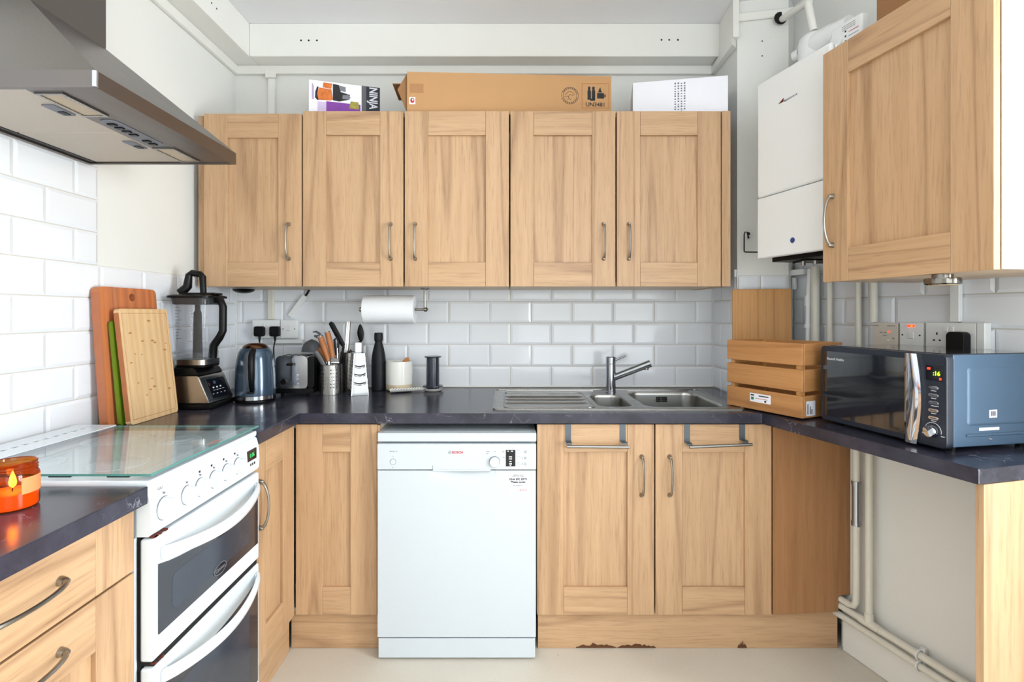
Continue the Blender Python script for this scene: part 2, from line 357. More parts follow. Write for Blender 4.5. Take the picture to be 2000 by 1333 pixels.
M['redink'] = plain('red_ink', (190, 40, 60), 0.5, noise=0.02)
M['orangeink'] = plain('orange_ink', (196, 110, 70), 0.6, noise=0.02)
M['navy'] = plain('navy_print', (26, 26, 42), 0.5, noise=0.02)
M['purple'] = plain('purple_print', (128, 58, 158), 0.5, noise=0.1, scale=10)
M['food'] = plain('fruit_print', (206, 110, 40), 0.5, noise=0.6, scale=60)
M['veg'] = plain('salad_print', (160, 150, 60), 0.5, noise=0.7, scale=60)
M['greenink'] = plain('green_print', (40, 130, 80), 0.5, noise=0.02)
M['lilacp'] = plain('lilac_print', (206, 188, 222), 0.5, noise=0.02)
M['bamboo'] = streaks('bamboo_board', [(210, 166, 116), (228, 194, 148), (218, 178, 128), (236, 208, 168)], scale=26)
M['acacia'] = streaks('red_wood_board', [(186, 104, 60), (204, 124, 74), (176, 104, 68), (212, 156, 110)], scale=22)
M['bamboo2'] = streaks('bamboo_panel', [(176, 122, 62), (196, 142, 80), (184, 132, 72)], scale=60, axis='x')
M['knot'] = plain('bamboo_knot', (176, 124, 74), 0.6, noise=0.2, scale=80)
M['bambooend'] = plain('bamboo_edge', (170, 104, 62), 0.6, noise=0.15, scale=30)
M['acaciaend'] = plain('red_wood_edge', (178, 108, 74), 0.6, noise=0.12, scale=30)
M['green'] = plain('green_board', (104, 128, 24), 0.5, noise=0.05)
M['crate'] = wood('crate_pine', (182, 128, 76), (128, 78, 38), horiz=True, rough=0.5, rings=5)
M['cratev'] = wood('crate_pine_post', (196, 142, 84), (146, 92, 46), rough=0.5)
M['spoonwood'] = plain('spoon_wood', (176, 116, 66), 0.6, noise=0.15, scale=40)
M['oakhandle'] = plain('wooden_handle', (168, 104, 56), 0.45, noise=0.2, scale=30)
M['ceramic'] = plain('white_ceramic', (232, 230, 224), 0.15, noise=0.01)
M['bare'] = plain('bare_stoneware', (206, 188, 158), 0.7, noise=0.06)
M['paper'] = plain('kitchen_paper', (234, 236, 240), 0.9, noise=0.01, bump=0.5, bscale=60)
M['aero'] = plain('smoked_plastic', (44, 46, 60), 0.15, noise=0.05)
M['redled'] = plain('red_lamp', (255, 40, 20), 0.3, emit=(255, 50, 20), es=4)
M['amberled'] = plain('amber_lamp', (255, 150, 40), 0.3, emit=(255, 120, 20), es=5)
M['limeled'] = plain('lime_digits', (190, 255, 30), 0.3, emit=(190, 255, 20), es=3)
M['greenled'] = plain('green_digits', (60, 200, 110), 0.3, emit=(40, 190, 100), es=1.2)
M['whiteprint'] = plain('white_print', (214, 216, 222), 0.5, noise=0.02)
M['bluedot'] = plain('blue_button', (40, 66, 130), 0.3, noise=0.03)
M['filter'] = plain('grease_filter', (190, 178, 164), 0.45, 0.3, noise=0.06, scale=120)
M['lamplens'] = plain('lamp_lens', (168, 146, 112), 0.2, noise=0.1, scale=20)
M['rust'] = plain('rust_stain', (96, 36, 24), 0.9, noise=0.4, scale=120)
M['rotten'] = plain('rotten_chipboard', (92, 56, 32), 0.95, noise=0.3, scale=90)
M['frost'] = plain('frosted_strip', (214, 222, 228), 0.3, noise=0.01)
# ------------------------------------------------------------------ the room
XL = -1.418; YB = 2.713; YR = -1.8; ZC = 2.787; AT = 2.0; AB = 1.87
P0 = (1.0912, YB); P1 = (1.085, 2.425); P2 = (1.30, 2.378); P3 = (AT-SLOPE*2.454, 2.454); P4 = (AT-SLOPE*YR, YR)
fl = structure(MB().box(-1.6, 2.7, YR-0.1, 2.85, -0.06, 0.0).build('floor', M['floor']))
structure(MB().box(-1.6, 2.7, YR-0.1, 2.85, ZC, ZC+0.06).build('ceiling', M['ceiling']))
def wall_frame(A, B): return math.atan2(B[1]-A[1], B[0]-A[0]), math.hypot(B[0]-A[0], B[1]-A[1])
def wall(name, A, B, z1=ZC, th=0.1, hole=None, mat=None):
    ang, L = wall_frame(A, B); mb = MB()
    if hole: mb.plate_y([0, hole[0], hole[1], L], [0, hole[2], hole[3], z1], 0, th, {(1, 1)})
    else: mb.box(0, L, 0, th, 0, z1)
    o = mb.build(name, mat or M['paint'], None, None, (A[0], A[1], 0)); o.rotation_euler = (0, 0, ang)
    return structure(o)
w_back = wall('wall_back', (XL, YB), (P0[0], YB))
w_left = wall('wall_left', (XL, YR), (XL, YB))
RWL = (2.454-YR)/math.cos(AL)
rx = lambda y: (2.454-y)/math.cos(AL)
w_right = wall('wall_right', P3, P4, hole=(rx(0.90), rx(-0.08), 0.45, 2.25))
w_rear = wall('wall_rear', P4, (XL, YR), hole=(0.30, 2.30, 0.30, 2.40))
w_pl = wall('wall_return', P0, P1, th=0.04)
w_pf = wall('wall_pier', P1, P2, th=0.05)
wall('wall_nook', P2, P3, th=0.03)
# boxed-out lower wall under the right worktop
LB0 = (AB-SLOPE*2.06, 2.06); LB1 = (AB-SLOPE*1.396, 1.396)
w_low = wall('wall_boxing', LB0, LB1, z1=0.897, th=0.1)

# glazed wall tiles: each one a child of its wall
tile_cache = {}
def tile_mesh(w, h):
    k = (round(w, 4), round(h, 4))
    if k not in tile_cache:
        mb = MB(); b = min(0.011, w*0.3)
        def ring(i, y): return [(i, y, i), (w-i, y, i), (w-i, y, h-i), (i, y, h-i)]
        mb.loft([ring(0, 0), ring(0.0004, -0.0032), ring(b, -0.0068)], False, True)
        bmesh.ops.recalc_face_normals(mb.bm, faces=list(mb.bm.faces))
        me = bpy.data.meshes.new('tile'); mb.bm.to_mesh(me); mb.bm.free(); me.materials.append(M['tile']); tile_cache[k] = me
    return tile_cache[k]
def tiles(parent, s0, s1, z0, ph, rows, L, phase, g=0.0028, flip=0):
    for k in range(rows):
        x = phase+(L/2 if (k+flip) % 2 else 0); x -= math.ceil((x-s0)/L)*L
        while x < s1:
            a, b = max(x, s0), min(x+L, s1)
            if b-a > 0.012:
                o = bpy.data.objects.new('tile', tile_mesh(b-a-g, ph-g)); COL.objects.link(o); o.parent = parent
                o.location = (a+g/2+random.uniform(-.0004, .0004), 0, z0+k*ph+g/2)
                o.rotation_euler = (random.uniform(-.004, .004), 0, random.uniform(-.004, .004))
            x += L
def grout(parent, s0, s1, z0, z1):
    MB().box(s0, s1, -0.0012, 0.0, z0, z1).build('grout_bed', M['grout'], parent)
WT = 0.939                                            # worktop top
TP, TL = 0.1138, 0.2161
tiles(w_back, 0.004, P0[0]-XL-0.004, 0.935, TP, 5, TL, fx(1077.5, 2.708)-XL)
grout(w_back, 0, P0[0]-XL, 0.90, 0.935+5*TP)
LP, LL = 0.1127, 0.2125
sl = lambda y: y-YR
tiles(w_left, sl(0.55), sl(YB)-0.004, 0.929, LP, 5, LL, sl(1.4827), flip=1)
tiles(w_left, sl(0.55), sl(1.793), 0.929+5*LP, LP, 6, LL, sl(1.4827), flip=0)
grout(w_left, sl(0.55), sl(YB), 0.90, 0.929+5*LP); grout(w_left, sl(0.55), sl(1.793), 0.929+5*LP, 0.929+11*LP)
_, Lr = wall_frame(P0, P1); tiles(w_pl, 0.004, Lr-0.002, 0.935, TP, 5, TL, 0.11); grout(w_pl, 0, Lr, 0.90, 0.935+5*TP)
_, Lf = wall_frame(P1, P2); tiles(w_pf, 0.004, Lf-0.004, 0.935, TP, 5, TL, 0.10); grout(w_pf, 0, Lf, 0.90, 0.935+5*TP)
RL = 0.1056*1.033*AT
def rs(u): return rx(wline(AT, u)[1])
tiles(w_right, 0.004, rx(1.12), 0.935, TP, 7, RL, rs(1750), flip=1); grout(w_right, 0, rx(1.12), 0.90, 0.935+7*TP)
# white bead in the tiled corners, sealant along the worktop
structure(MB().box(P0[0]-0.008, P0[0], YB-0.012, YB-0.002, 0.942, 1.5).build('trim_1', M['trimp']))
structure(MB().box(XL+0.001, XL+0.009, YB-0.012, YB-0.002, 0.942, 1.5).build('trim_2', M['trimp']))
structure(MB().box(XL+0.01, P0[0]-0.01, YB-0.017, YB-0.0075, 0.9395, 0.950, 0.003).build('trim_3', M['trimp']))
structure(MB().box(1.081, 1.0845, 2.416, 2.424, 0.942, 1.515).build('trim_4', M['plastic']))

# dropped beams under the ceiling with a plaster bead below
BZ = 2.62
def beam(name, *b):
    return structure(MB().box(*b, 0.004, 2).build(name, M['trimp']))
bb = beam('ceiling_beam', -1.2897, 1.083, 2.60, YB-0.0005, BZ, ZC-0.0005)
bl = beam('ceiling_beam', XL+0.0005, -1.29, YR+0.001, YB-0.0005, BZ, ZC-0.0005)
br = structure(MB().prism([(1.055, 2.40), (1.082, 2.40), (1.088, 2.598), (1.075, 2.598)], BZ-0.01, ZC-0.0005).build('ceiling_beam', M['trimp']))
structure(MB().box(-1.40, 1.088, YB-0.022, YB-0.001, 2.575, BZ-0.0005, 0.003).build('trim_5', M['trimp']))
structure(MB().box(XL+0.0005, XL+0.022, YR+0.001, YB-0.001, 2.575, BZ-0.0005, 0.003).build('trim_6', M['trimp']))
ang, L = wall_frame(P1, P2)
t = structure(MB().box(-0.012, L+0.02, -0.014, -0.0005, 2.69, 2.728, 0.004).build('trim_7', M['trimp'], None, None, (P1[0], P1[1], 0))); t.rotation_euler = (0, 0, ang)
structure(MB().prism([(1.050, 2.40), (1.0835, 2.43), (1.0895, 2.708), (1.07, 2.70)], 2.575, 2.6095).build('trim_8', M['trimp']))
def hole(parent, p, n, r=0.0048):
    p = Vector(p); n = Vector(n); stuff_o = MB().cyl(p, p+n*0.0008, r, n=10).build('drill_hole', M['dark'], parent); return stuff_o
for u in (588, 603, 619): hole(bb, (fx(u, 2.6), 2.60, fz(79, 2.6)), (0, -1, 0))
for u in (1292, 1307, 1324): hole(bb, (fx(u, 2.6), 2.60, fz(78, 2.6)), (0, -1, 0))
for u, v in ((413, 6), (423, 17)):
    d = 1.29*F/(CU-u); hole(bl, (-1.29, d, fz(v, d)), (1, 0, 0), 0.004)
hx = lambda u: (fx(u, 2.42)-P1[0])/math.cos(ang)
for v in (80, 109): hole(w_pf, (0.108, -0.0002, fz(v, 2.40)), (0, -1, 0), 0.003)

# skirting on the boxing, windows
ang, L = wall_frame(LB0, LB1)
t = structure(MB().box(0.02, L, -0.018, -0.0005, 0.0005, 0.122, 0.003).build('baseboard_right', M['trimp'], None, None, (LB0[0], LB0[1], 0))); t.rotation_euler = (0, 0, ang)
def window(name, o_wall, x0, x1, z0, z1, cols, rows):
    f = 0.05; mb = MB()
    xs = [x0]; 
    for c in range(cols): xs += [x0+f+(x1-x0-f)*c/cols+0.0001, x0+(x1-x0-f)*(c+1)/cols]
    xs.append(x1); zs = [z0]
    for r in range(rows): zs += [z0+f+(z1-z0-f)*r/rows+0.0001, z0+(z1-z0-f)*(r+1)/rows]
    zs.append(z1)
    holes = {(1+2*c, 1+2*r) for c in range(cols) for r in range(rows)}
    w = mb.plate_y(xs, zs, 0.03, 0.075, holes).build(name, M['trimp'], None, None, o_wall.location); w.rotation_euler = o_wall.rotation_euler; structure(w)
    for c in range(cols):
        for r in range(rows):
            MB().box(xs[1+2*c], xs[2+2*c], 0.05, 0.054, zs[1+2*r], zs[2+2*r]).build('pane', M['glass'], w)
    return w
window('window_1', w_right, rx(0.90)+0.002, rx(-0.08)-0.002, 0.452, 2.248, 2, 2)
window('window_2', w_rear, 0.302, 2.298, 0.302, 2.398, 3, 2)
# ------------------------------------------------------------------ kitchen units (local frame: front at y = 0 facing -y)
def bow_handle(parent, x, z, L=0.155, horiz=False, y=0.0):
    mb = MB(); pts = []; rs = []
    for k in range(15):
        t = -1+2*k/14; out = -0.010-0.024*(1-t*t)**0.62; a = t*L/2
        pts.append((a, out, 0) if horiz else (0, out, a)); rs.append(0.0042+0.0016*abs(t)**3)
    mb.tube(pts, rs, 8)
    for t in (-1, 1):
        p = (t*L/2, 0, 0) if horiz else (0, 0, t*L/2); q = (p[0], -0.012, p[2])
        mb.tube([p, (p[0], -0.003, p[2]), q, (p[0], -0.017, p[2])], [0.0095, 0.009, 0.0068, 0.004], 12)
    o = mb.build('handle', M['handle'], parent, 40); o.location = (x, y, z); return o
SW, RH = 0.104, 0.108
def door(parent, x, z, w, h, hx=None, hz=None, name='door', sw=SW, rh=RH, horiz_handle=False, L=0.155):
    d = MB().box(sw-0.004, w-sw+0.004, 0.0115, 0.019, rh-0.004, h-rh+0.004).build(name, M['woodv'], parent, None, (x, 0, z))
    for a in (0, w-sw): MB().box(a, a+sw, 0, 0.020, 0, h, 0.0012).build('stile', M['woodv'], d)
    for a in (0, h-rh): MB().box(sw+0.0006, w-sw-0.0006, 0.0003, 0.020, a, a+rh, 0.001).build('rail', M['woodh'], d)
    if hx is not None: bow_handle(d, hx, hz, L, horiz_handle)
    return d
def carcass(parent, x0, x1, z0, z1, y0, y1, mat='carcass', name='carcass'):
    t = 0.017; mb = MB()
    mb.box(x0, x0+t, y0, y1, z0, z1); mb.box(x1-t, x1, y0, y1, z0, z1); mb.box(x0+t, x1-t, y0, y1, z0, z0+t); mb.box(x0+t, x1-t, y0, y1, z1-t, z1)
    mb.box(x0+t, x1-t, y1-0.008, y1, z0+t, z1-t)
    return mb.build(name, M[mat], parent)

# wall units over the back run
DF = 2.315; ZB = 1.4465; ZT = fz(217, DF); HW = ZT-ZB
def wall_unit(label, u0, u1, doors, zt=ZT, **kw):
    x0, x1 = fx(u0, DF), fx(u1, DF)
    r = thing('wall_cabinet', label, 'cabinet', (x0, DF, ZB), 0, 'wall cabinets on the back wall'); h = zt-ZB
    carcass(r, 0.001, x1-x0-0.001, 0.002, h-0.002, 0.0215, YB-0.02-DF, 'carcassw')
    for a, b, hu in doors: 
        xa, xb = fx(a, DF)-x0, fx(b, DF)-x0
        door(r, xa, 0, xb-xa, h, fx(hu, DF)-x0-xa, fz(472, DF)-ZB)
    return r, x0, x1, h
r, x0, x1, h = wall_unit('single-door beech wall cabinet in the left corner, partly behind the cooker hood', 397, 590, [(398, 588.5, 564)], fz(222, DF))
MB().box(fx(382, DF)-x0+0.002, -0.001, 0.018, 0.036, 0.0, h-0.004).build('filler_strip', M['woodv'], r)
MB().lathe([(0.05, -0.003), (0.046, -0.012), (0.03, -0.02), (0.01, -0.023)], fx(475, 2.5)-x0, 0.19).build('lamp', M['black'], r, 40)
wall_unit('double-door beech wall cabinet under the small appliance box, handles meeting at its middle gap', 591, 995, [(591.5, 787.5, 763), (790.5, 994, 811)])
r, x0, x1, h = wall_unit('double-door beech wall cabinet above the sink, at the right end of the row', 996.5, 1409, [(997, 1202, 1179), (1205, 1408, 1228)])
MB().box(fx(1410, DF)-x0, fx(1427, DF)-x0, 0.0, YB-0.03-DF, 0, h+0.001, 0.001).build('end_panel', M['woodv'], r)

# wall unit on the right
RA = math.atan(0.184)
fr = Vector((1.0965, 1.789)); nr = Vector((1.1935, 1.2626)); WR = (nr-fr).length
zb = fz(552, 1.789); zt = fz(107.5, 1.789)
r = thing('wall_cabinet', 'large single-door beech wall cabinet on the right wall above the microwave', 'cabinet', (fr.x, fr.y, zb), -PI/2+RA)
door(r, 0, 0, WR-0.002, zt-zb, 0.043, fz(433, 1.76)-zb, L=0.165)
carcass(r, 0.002, WR-0.002, 0.002, zt-zb-0.002, 0.0235, 0.37, 'carcassw')
MB().box(WR-0.0018, WR+0.0005, 0.0235, 0.37, 0.002, zt-zb-0.002).build('side_panel', M['white_mel'], r)
sp = thing('under_cabinet_light', 'round stainless steel spotlight under the right wall cabinet', 'light', (fx(1841, 1.42), 1.42, zb), 0)
MB().lathe([(0.024, -0.0005), (0.024, -0.010), (0.021, -0.0105)], 0, 0, 24).build('collar', M['lampsteel'], sp, 40)
MB().lathe([(0.021, -0.0108), (0.040, -0.011), (0.041, -0.014), (0.041, -0.026), (0.038, -0.029)], 0, 0, 28).build('lamp_body', M['lampsteel'], sp, 35)
MB().lathe([(0.034, -0.0291), (0.033, -0.0305)], 0, 0, 24).build('lens', M['lamplens'], sp)

# base units
DD = 2.02; BB = fz(1202, DD); BT = 0.892; BH = BT-BB
def plinth(parent, x0, x1, y, z1, mat='woodh'):
    return MB().box(x0, x1, y, y+0.016, 0.001, z1).build('plinth', M[mat], parent)
x0, x1 = fx(577, DD), -0.4925
r = thing('base_cabinet', 'narrow blind corner base cabinet with no handle, left of the dishwasher', 'cabinet', (x0, DD, 0))
w = fx(736, DD)-x0
door(r, 0.001, BB, w-0.001, BH)
carcass(r, -0.10, x1-x0-0.001, BB, BT-0.002, 0.0225, 0.62, 'carcass')
MB().box(w+0.001, x1-x0, 0.004, 0.022, BB, BT-0.003).build('end_strip', M['woodv'], r)
plinth(r, -0.026, x1-x0-0.004, 0.026, BB-0.001)

x0, x1 = fx(1048.5, DD), fx(1509, DD)
r = thing('base_cabinet', 'double-door beech sink cabinet with two towel bars hung over its doors', 'cabinet', (x0, DD, 0))
for a, b, hu in ((1049, 1277.5, 1253.5), (1280.5, 1507, 1308)):
    xa, xb = fx(a, DD), fx(b, DD)
    door(r, xa-x0, BB, xb-xa, BH, fx(hu, DD)-xa, fz(930, DD)-BB, L=0.15)
carcass(r, 0.001, x1-x0-0.001, BB, 0.70, 0.0225, 0.60, 'carcass')
pl = plinth(r, 0.006, fx(1634, 2.05)-x0, 0.026, BB-0.001)
# water-damaged bottom edge of the plinth
def damage(mb, ua, ub, peak):
    n = 18; d = DD+0.026; rnd = random.Random(int(ua)); pts = [(fx(ua, d)-x0, 0.002)]
    top = [(fx(ua+(ub-ua)*(k+.5)/n, d)-x0, 0.003+peak*math.sin(PI*(k+.5)/n)**0.7*rnd.uniform(.35, 1)) for k in range(n)]
    mb.prism_y([(fx(ua, d)-x0, 0.002), (fx(ub, d)-x0, 0.002)]+top[::-1], 0.0250, 0.0257)
for dm in ((1124, 1205, 0.021), (1205.5, 1282, 0.02), (1440, 1459, 0.028)): mb = MB(); damage(mb, *dm); mb.build('swollen_edge', M['rotten'], pl)
f = thing('end_panel', 'plain beech infill panel between the sink cabinet and the pipes', 'panel', (fx(1509, DD), DD, 0))
we = fx(1655, 2.05)-fx(1509, DD)
MB().prism_y([(0.002, BB-0.001), (we-0.055, BB+0.012), (we-0.05, BB+0.075), (we, BB+0.08), (we, BT-0.002), (0.002, BT-0.002)], 0.002, 0.02).build('board', M['wooddark'], f)

# left run: narrow door next to the cooker, drawer unit in front
XF = -0.825
r = thing('base_cabinet', 'pale narrow single-door base cabinet between the cooker and the corner', 'cabinet', (XF, 1.680, 0), PI/2)
wl = 2.016-1.680
door(r, 0.002, BB, wl-0.004, BH, 0.045, fz(978, 1.77)-BB, sw=0.098)
carcass(r, 0.001, wl-0.10, BB, BT-0.002, 0.0225, 0.56)
plinth(r, 0.0, wl+0.0095, 0.024, BB-0.001)
mb = MB()
for k in range(4): mb.box(0.115, 0.222, -0.0006, 0.0004, BH-0.048-k*0.013, BH-0.046-k*0.013)
YD0, YD1 = 0.60, 1.155
r = thing('drawer_unit', 'pale beech drawer unit with bow handles in the near left corner', 'drawers', (-0.829, YD0, 0), PI/2)
wd = YD1-YD0; sd = 0.106
zg = 0.749
def drawer(z0, z1, framed):
    h = z1-z0
    if framed:
        d = door(r, 0, z0, wd-0.002, h, (wd-0.002)/2, h-0.052, 'drawer', sw=sd, rh=0.106, horiz_handle=True, L=0.17)
    else:
        d = MB().box(sd+0.0006, wd-sd-0.0026, 0.0003, 0.02, 0, h, 0.001).build('drawer', M['woodh'], r, None, (0, 0, z0))
        for a in (0, wd-0.002-sd): MB().box(a, a+sd, 0, 0.020, 0, h, 0.0012).build('stile', M['woodv'], d)
        bow_handle(d, (wd-0.002)/2, h/2+0.006, 0.17, True)
    return d
drawer(zg+0.003, BT-0.001, False); drawer(0.45, zg-0.002, True); drawer(BB, 0.447, True)
carcass(r, 0.001, wd-0.002, BB, BT-0.002, 0.0225, 0.55); plinth(r, 0, wd, 0.03, BB-0.001)

# right end panel that carries the worktop
q = Vector((1.1905, 1.2875))
f = thing('end_panel', 'tall beech support panel under the right end of the worktop', 'panel', (q.x, q.y, 0), AL)
MB().box(0, 0.44, 0, 0.019, 0.001, 0.8985, 0.0008).build('board', M['woodv'], f)

# ------------------------------------------------------------------ worktops
T0, T1 = 0.8994, WT
def worktop(poly, label, b=0.003):
    return solo(MB().prism(poly, T0, T1, b, 2), 'worktop', M['worktop'], label, 'worktop', 40)
worktop([(-0.80, 0.60), (-0.80, 1.157), (-1.409, 1.157), (-1.409, 0.60)], 'dark slate worktop over the drawers, with the lit candle on it')
worktop([(-0.80, 1.676), (-0.8003, 2.704), (-1.409, 2.704), (-1.409, 1.676)], 'dark slate worktop in the left corner under the blender and kettle')
xj = fx(1485, 2.0)
mb = MB(); mb.plate([-0.7997, 0.37, 0.925, xj-0.0002], [2.0, 2.10, 2.52, 2.704], T0, T1, {(1, 1)})
bmesh.ops.bevel(mb.bm, geom=[e for e in mb.bm.edges if all(abs(v.co.y-2.0) < 1e-5 and abs(v.co.z-T1) < 1e-5 for v in e.verts)], offset=0.003, segments=2, affect='EDGES')
solo(mb, 'worktop', M['worktop'], 'long dark slate worktop along the back wall that holds the sink', 'worktop', 40)
AW = 1.5035; e0 = Vector((1.172, 1.282)); e1 = e0+Vector((math.cos(AL), math.sin(AL)))*0.462
yc = 2.0; wp = [(xj+0.0002, 2.0), (AW-SLOPE*2.0+0.004, 2.0), (e0.x, e0.y), (e1.x, e1.y), (AT-SLOPE*2.40-0.02, 2.40), (1.29, 2.366), (1.078, 2.412), (1.081, 2.704), (xj+0.0002, 2.704)]
worktop(wp, 'dark slate worktop on the right that carries the wooden crate and microwave')

# ------------------------------------------------------------------ dishwasher
DWF = 1.974; x0, x1 = fx(737, DWF), fx(1047, DWF); wdw = x1-x0
r = thing('dishwasher', 'white freestanding dishwasher under the back worktop', 'dishwasher', (x0, DWF, 0))
zz = lambda v: fz(v, DWF); xx = lambda u: fx(u, DWF)-x0
MB().box(0.004, wdw-0.004, 0.03, 0.58, 0.03, zz(866)).build('cabinet_body', M['dw'], r)
top = MB().box(-0.001, wdw+0.001, 0.004, 0.60, zz(864), zz(847), 0.003, 2).build('lid', M['dw'], r)
MB().box(0.02, wdw-0.02, 0.024, 0.58, zz(847)-0.001, zz(847)+0.0005).build('lid_panel', M['frost'], top)
# door skin with a scooped grip under the control panel
mb = MB(); n = 24; zs0, zs1 = zz(1245), zz(919.5)
dr = MB(); dr.box(0.001, wdw-0.001, 0.0, 0.03, zs0, zz(950))
dr.box(0.001, xx(838), 0.0, 0.03, zz(950), zs1); dr.box(xx(968), wdw-0.001, 0.0, 0.03, zz(950), zs1)
rows = []
for j in range(9):
    t = j/8; z = zz(950)+(zs1-zz(950))*t; row = []
    for i in range(n+1):
        s = i/n; x = xx(838)+(xx(968)-xx(838))*s
        dep = 0.020*(max(0, math.sin(PI*s))**0.8)*max(0, (t-0.35*(1-math.sin(PI*s)))) if 0 < s < 1 else 0
        row.append((x, dep*min(1, t*1.3), z))
    rows.append(row)
dr.loft(rows, False, False, closed=False)
dd = dr.build('door', M['dw'], r, 50)
mb = MB().box(0.0, wdw, -0.006, 0.03, zz(917.5), zz(867), 0.004, 2); mb.box(xx(845), xx(958), -0.005, 0.006, zz(920.5), zz(917), 0.001)
cp = mb.build('control_panel', M['dw'], r, 40)
MB().box(0.003, wdw-0.003, 0.002, 0.02, 0.008, zz(1249), 0.002).build('kick_plate', M['dw'], r)
for fxx in (0.04, wdw-0.04): MB().cyl((fxx, 0.05, 0.0005), (fxx, 0.05, 0.03), 0.016, n=12).build('foot', M['black'], r)
def disc(parent, name, u, v, rad, y, th, mat, seg=20, loc=None):
    p = loc or (xx(u), y, zz(v)); return MB().tube([(0, 0, 0), (0, -th*0.8, 0), (0, -th, 0)], [rad, rad, rad*0.9], seg).build(name, mat, parent, 40, p)
kn = disc(cp, 'programme_knob', 966, 901.5, 0.0195, -0.006, 0.013, M['dw'])
disc(cp, 'knob_ring', 966, 901.5, 0.0212, -0.0055, 0.002, M['grink'])
disc(cp, 'power_button_ring', 768.5, 901.5, 0.0118, -0.0055, 0.0012, M['grink']); disc(cp, 'power_button', 768.5, 901.5, 0.0104, -0.006, 0.003, M['dw'])
MB().box(xx(988), xx(1006.5), -0.0068, -0.0055, zz(910.5), zz(878.5)).build('display', M['displayglass'], cp)
for u, v, w_, h_ in ((992.5, 881, 2.4, 2), (1000, 881, 4, 2), (997, 892, 6, 2), (997, 896, 6, 2), (997, 901, 4, 2), (997, 905.5, 5.4, 2.4), (997, 909, 3, 1.4)):
    MB().box(xx(u-w_/2), xx(u+w_/2), -0.0072, -0.0067, zz(v+h_/2), zz(v-h_/2)).build('display_mark', M['whiteprint'], cp)
for v in (882, 894, 906):
    disc(cp, 'option_button', 1012.5, v, 0.0058, -0.0055, 0.0022, M['dw'], 14); disc(cp, 'option_ring', 1012.5, v, 0.0066, -0.0055, 0.001, M['grink'], 14)
for v in (894, 906): disc(cp, 'indicator_dot', 1020, v, 0.0016, -0.0057, 0.0008, M['ink'], 8)
for u, v, w_ in ((1026, 881, 6), (1026, 884, 4), (1025.5, 892.5, 5), (1025.5, 895.5, 5), (1025.5, 904.5, 5), (1025.5, 907.5, 5), (953, 882, 7), (952, 886, 4), (967, 882, 3), (983, 882, 4), (984, 893, 3), (768.5, 891, 1.4), (768, 913, 1.6)):
    MB().box(xx(u-w_/2), xx(u+w_/2), -0.0064, -0.0058, zz(v+0.6), zz(v-0.6)).build('panel_print', M['grink'], cp)
lettering('brand_lettering', 'BOSCH', 0.0128, M['redink'], cp, (xx(894), -0.0062, zz(883.5)), bold=0.0004)
mb = MB(); c = (xx(879), -0.006, zz(883.5)); mb.tube([(c[0]+0.0058*math.cos(a*PI/8), c[1], c[2]+0.0058*math.sin(a*PI/8)) for a in range(17)], 0.0007, 5)
mb.box(c[0]-0.0032, c[0]-0.002, c[1]-0.0006, c[1]+0.0004, c[2]-0.004, c[2]+0.004); mb.box(c[0]+0.002, c[0]+0.0032, c[1]-0.0006, c[1]+0.0004, c[2]-0.004, c[2]+0.004); mb.box(c[0]-0.002, c[0]+0.002, c[1]-0.0006, c[1]+0.0004, c[2]-0.0006, c[2]+0.0006)
mb.build('brand_emblem', M['grink'], cp)
lettering('series_lettering', 'Serie | 4', 0.0085, M['grink'], cp, (xx(769), -0.0062, zz(881.5)))
MB().box(xx(845), xx(846), -0.0066, -0.0055, zz(918), zz(909)).build('panel_seam', M['grink'], cp)
st = MB().box(xx(992), xx(1032), -0.0005, 0.0006, zz(964), zz(926)).build('sticker', M['whitecard'], dd)
for s, z, k in (('Registered service', 928.5, .0044), ('spares, parts, repairs', 931.3, .0044), ('0344 892 8979', 936.8, .0088), ('Please quote', 942, .0085), ('the model no.', 949, .0052)):
    lettering('sticker_print', s, k*1.25, M['ink'] if k > .008 else M['grink'], st, (xx(1012), -0.0011, zz(z)), bold=0.0003 if k > .008 else 0.0001)
lettering('sticker_print', 'BOSCH', 0.0085, M['redink'], st, (xx(1022), -0.0011, zz(958)))
# ------------------------------------------------------------------ cooker (local: x along the run, front at y = 0, body behind)
CX, CY0, CW = -0.80, 1.165, 0.505
r = thing('cooker', 'white freestanding gas cooker with glass lid between the two left worktops', 'cooker', (CX, CY0, 0), PI/2)
MB().box(0.002, CW-0.002, 0.037, 0.585, 0.05, 0.818, 0.002).build('body', M['enamel'], r)
MB().box(0.001, CW-0.001, 0.0315, 0.585, 0.8195, 0.9285, 0.002).build('upper_body', M['enamel'], r)
MB().box(0.008, CW-0.008, 0.0285, 0.0368, 0.06, 0.817).build('side_gap_shade', M['dark'], r)  # dark strip that paints the shade in the gap behind the doors
hob = MB().box(-0.001, CW+0.001, 0.004, 0.59, 0.930, 0.948, 0.005, 2).build('hob_top', M['enamel'], r, 40)
for bx, by, br_ in ((0.13, 0.17, 0.045), (0.375, 0.17, 0.038), (0.13, 0.37, 0.038), (0.375, 0.37, 0.052)):
    b_ = MB().lathe([(br_*1.5, 0.9484), (br_*1.45, 0.9505), (br_, 0.9508), (br_*0.9, 0.9545), (0.002, 0.955)], bx, by, 24).build('burner', M['frost'], hob, 40)
lid = MB().box(0.0, CW, 0.0, 0.455, 0.9585, 0.9635).build('glass_lid', M['lidglass'], r)
ed = MB(); ed.box(-0.0006, CW+0.0006, -0.0012, -0.0001, 0.9585, 0.9635); ed.box(-0.0012, -0.0001, 0.0, 0.455, 0.9585, 0.9635); ed.box(CW+0.0001, CW+0.0012, 0.0, 0.455, 0.9585, 0.9635)
ed.build('glass_edge', M['lidedge'], lid)
MB().box(0.004, CW-0.004, 0.003, 0.045, 0.9578, 0.9584).build('white_border', M['frost'], lid)
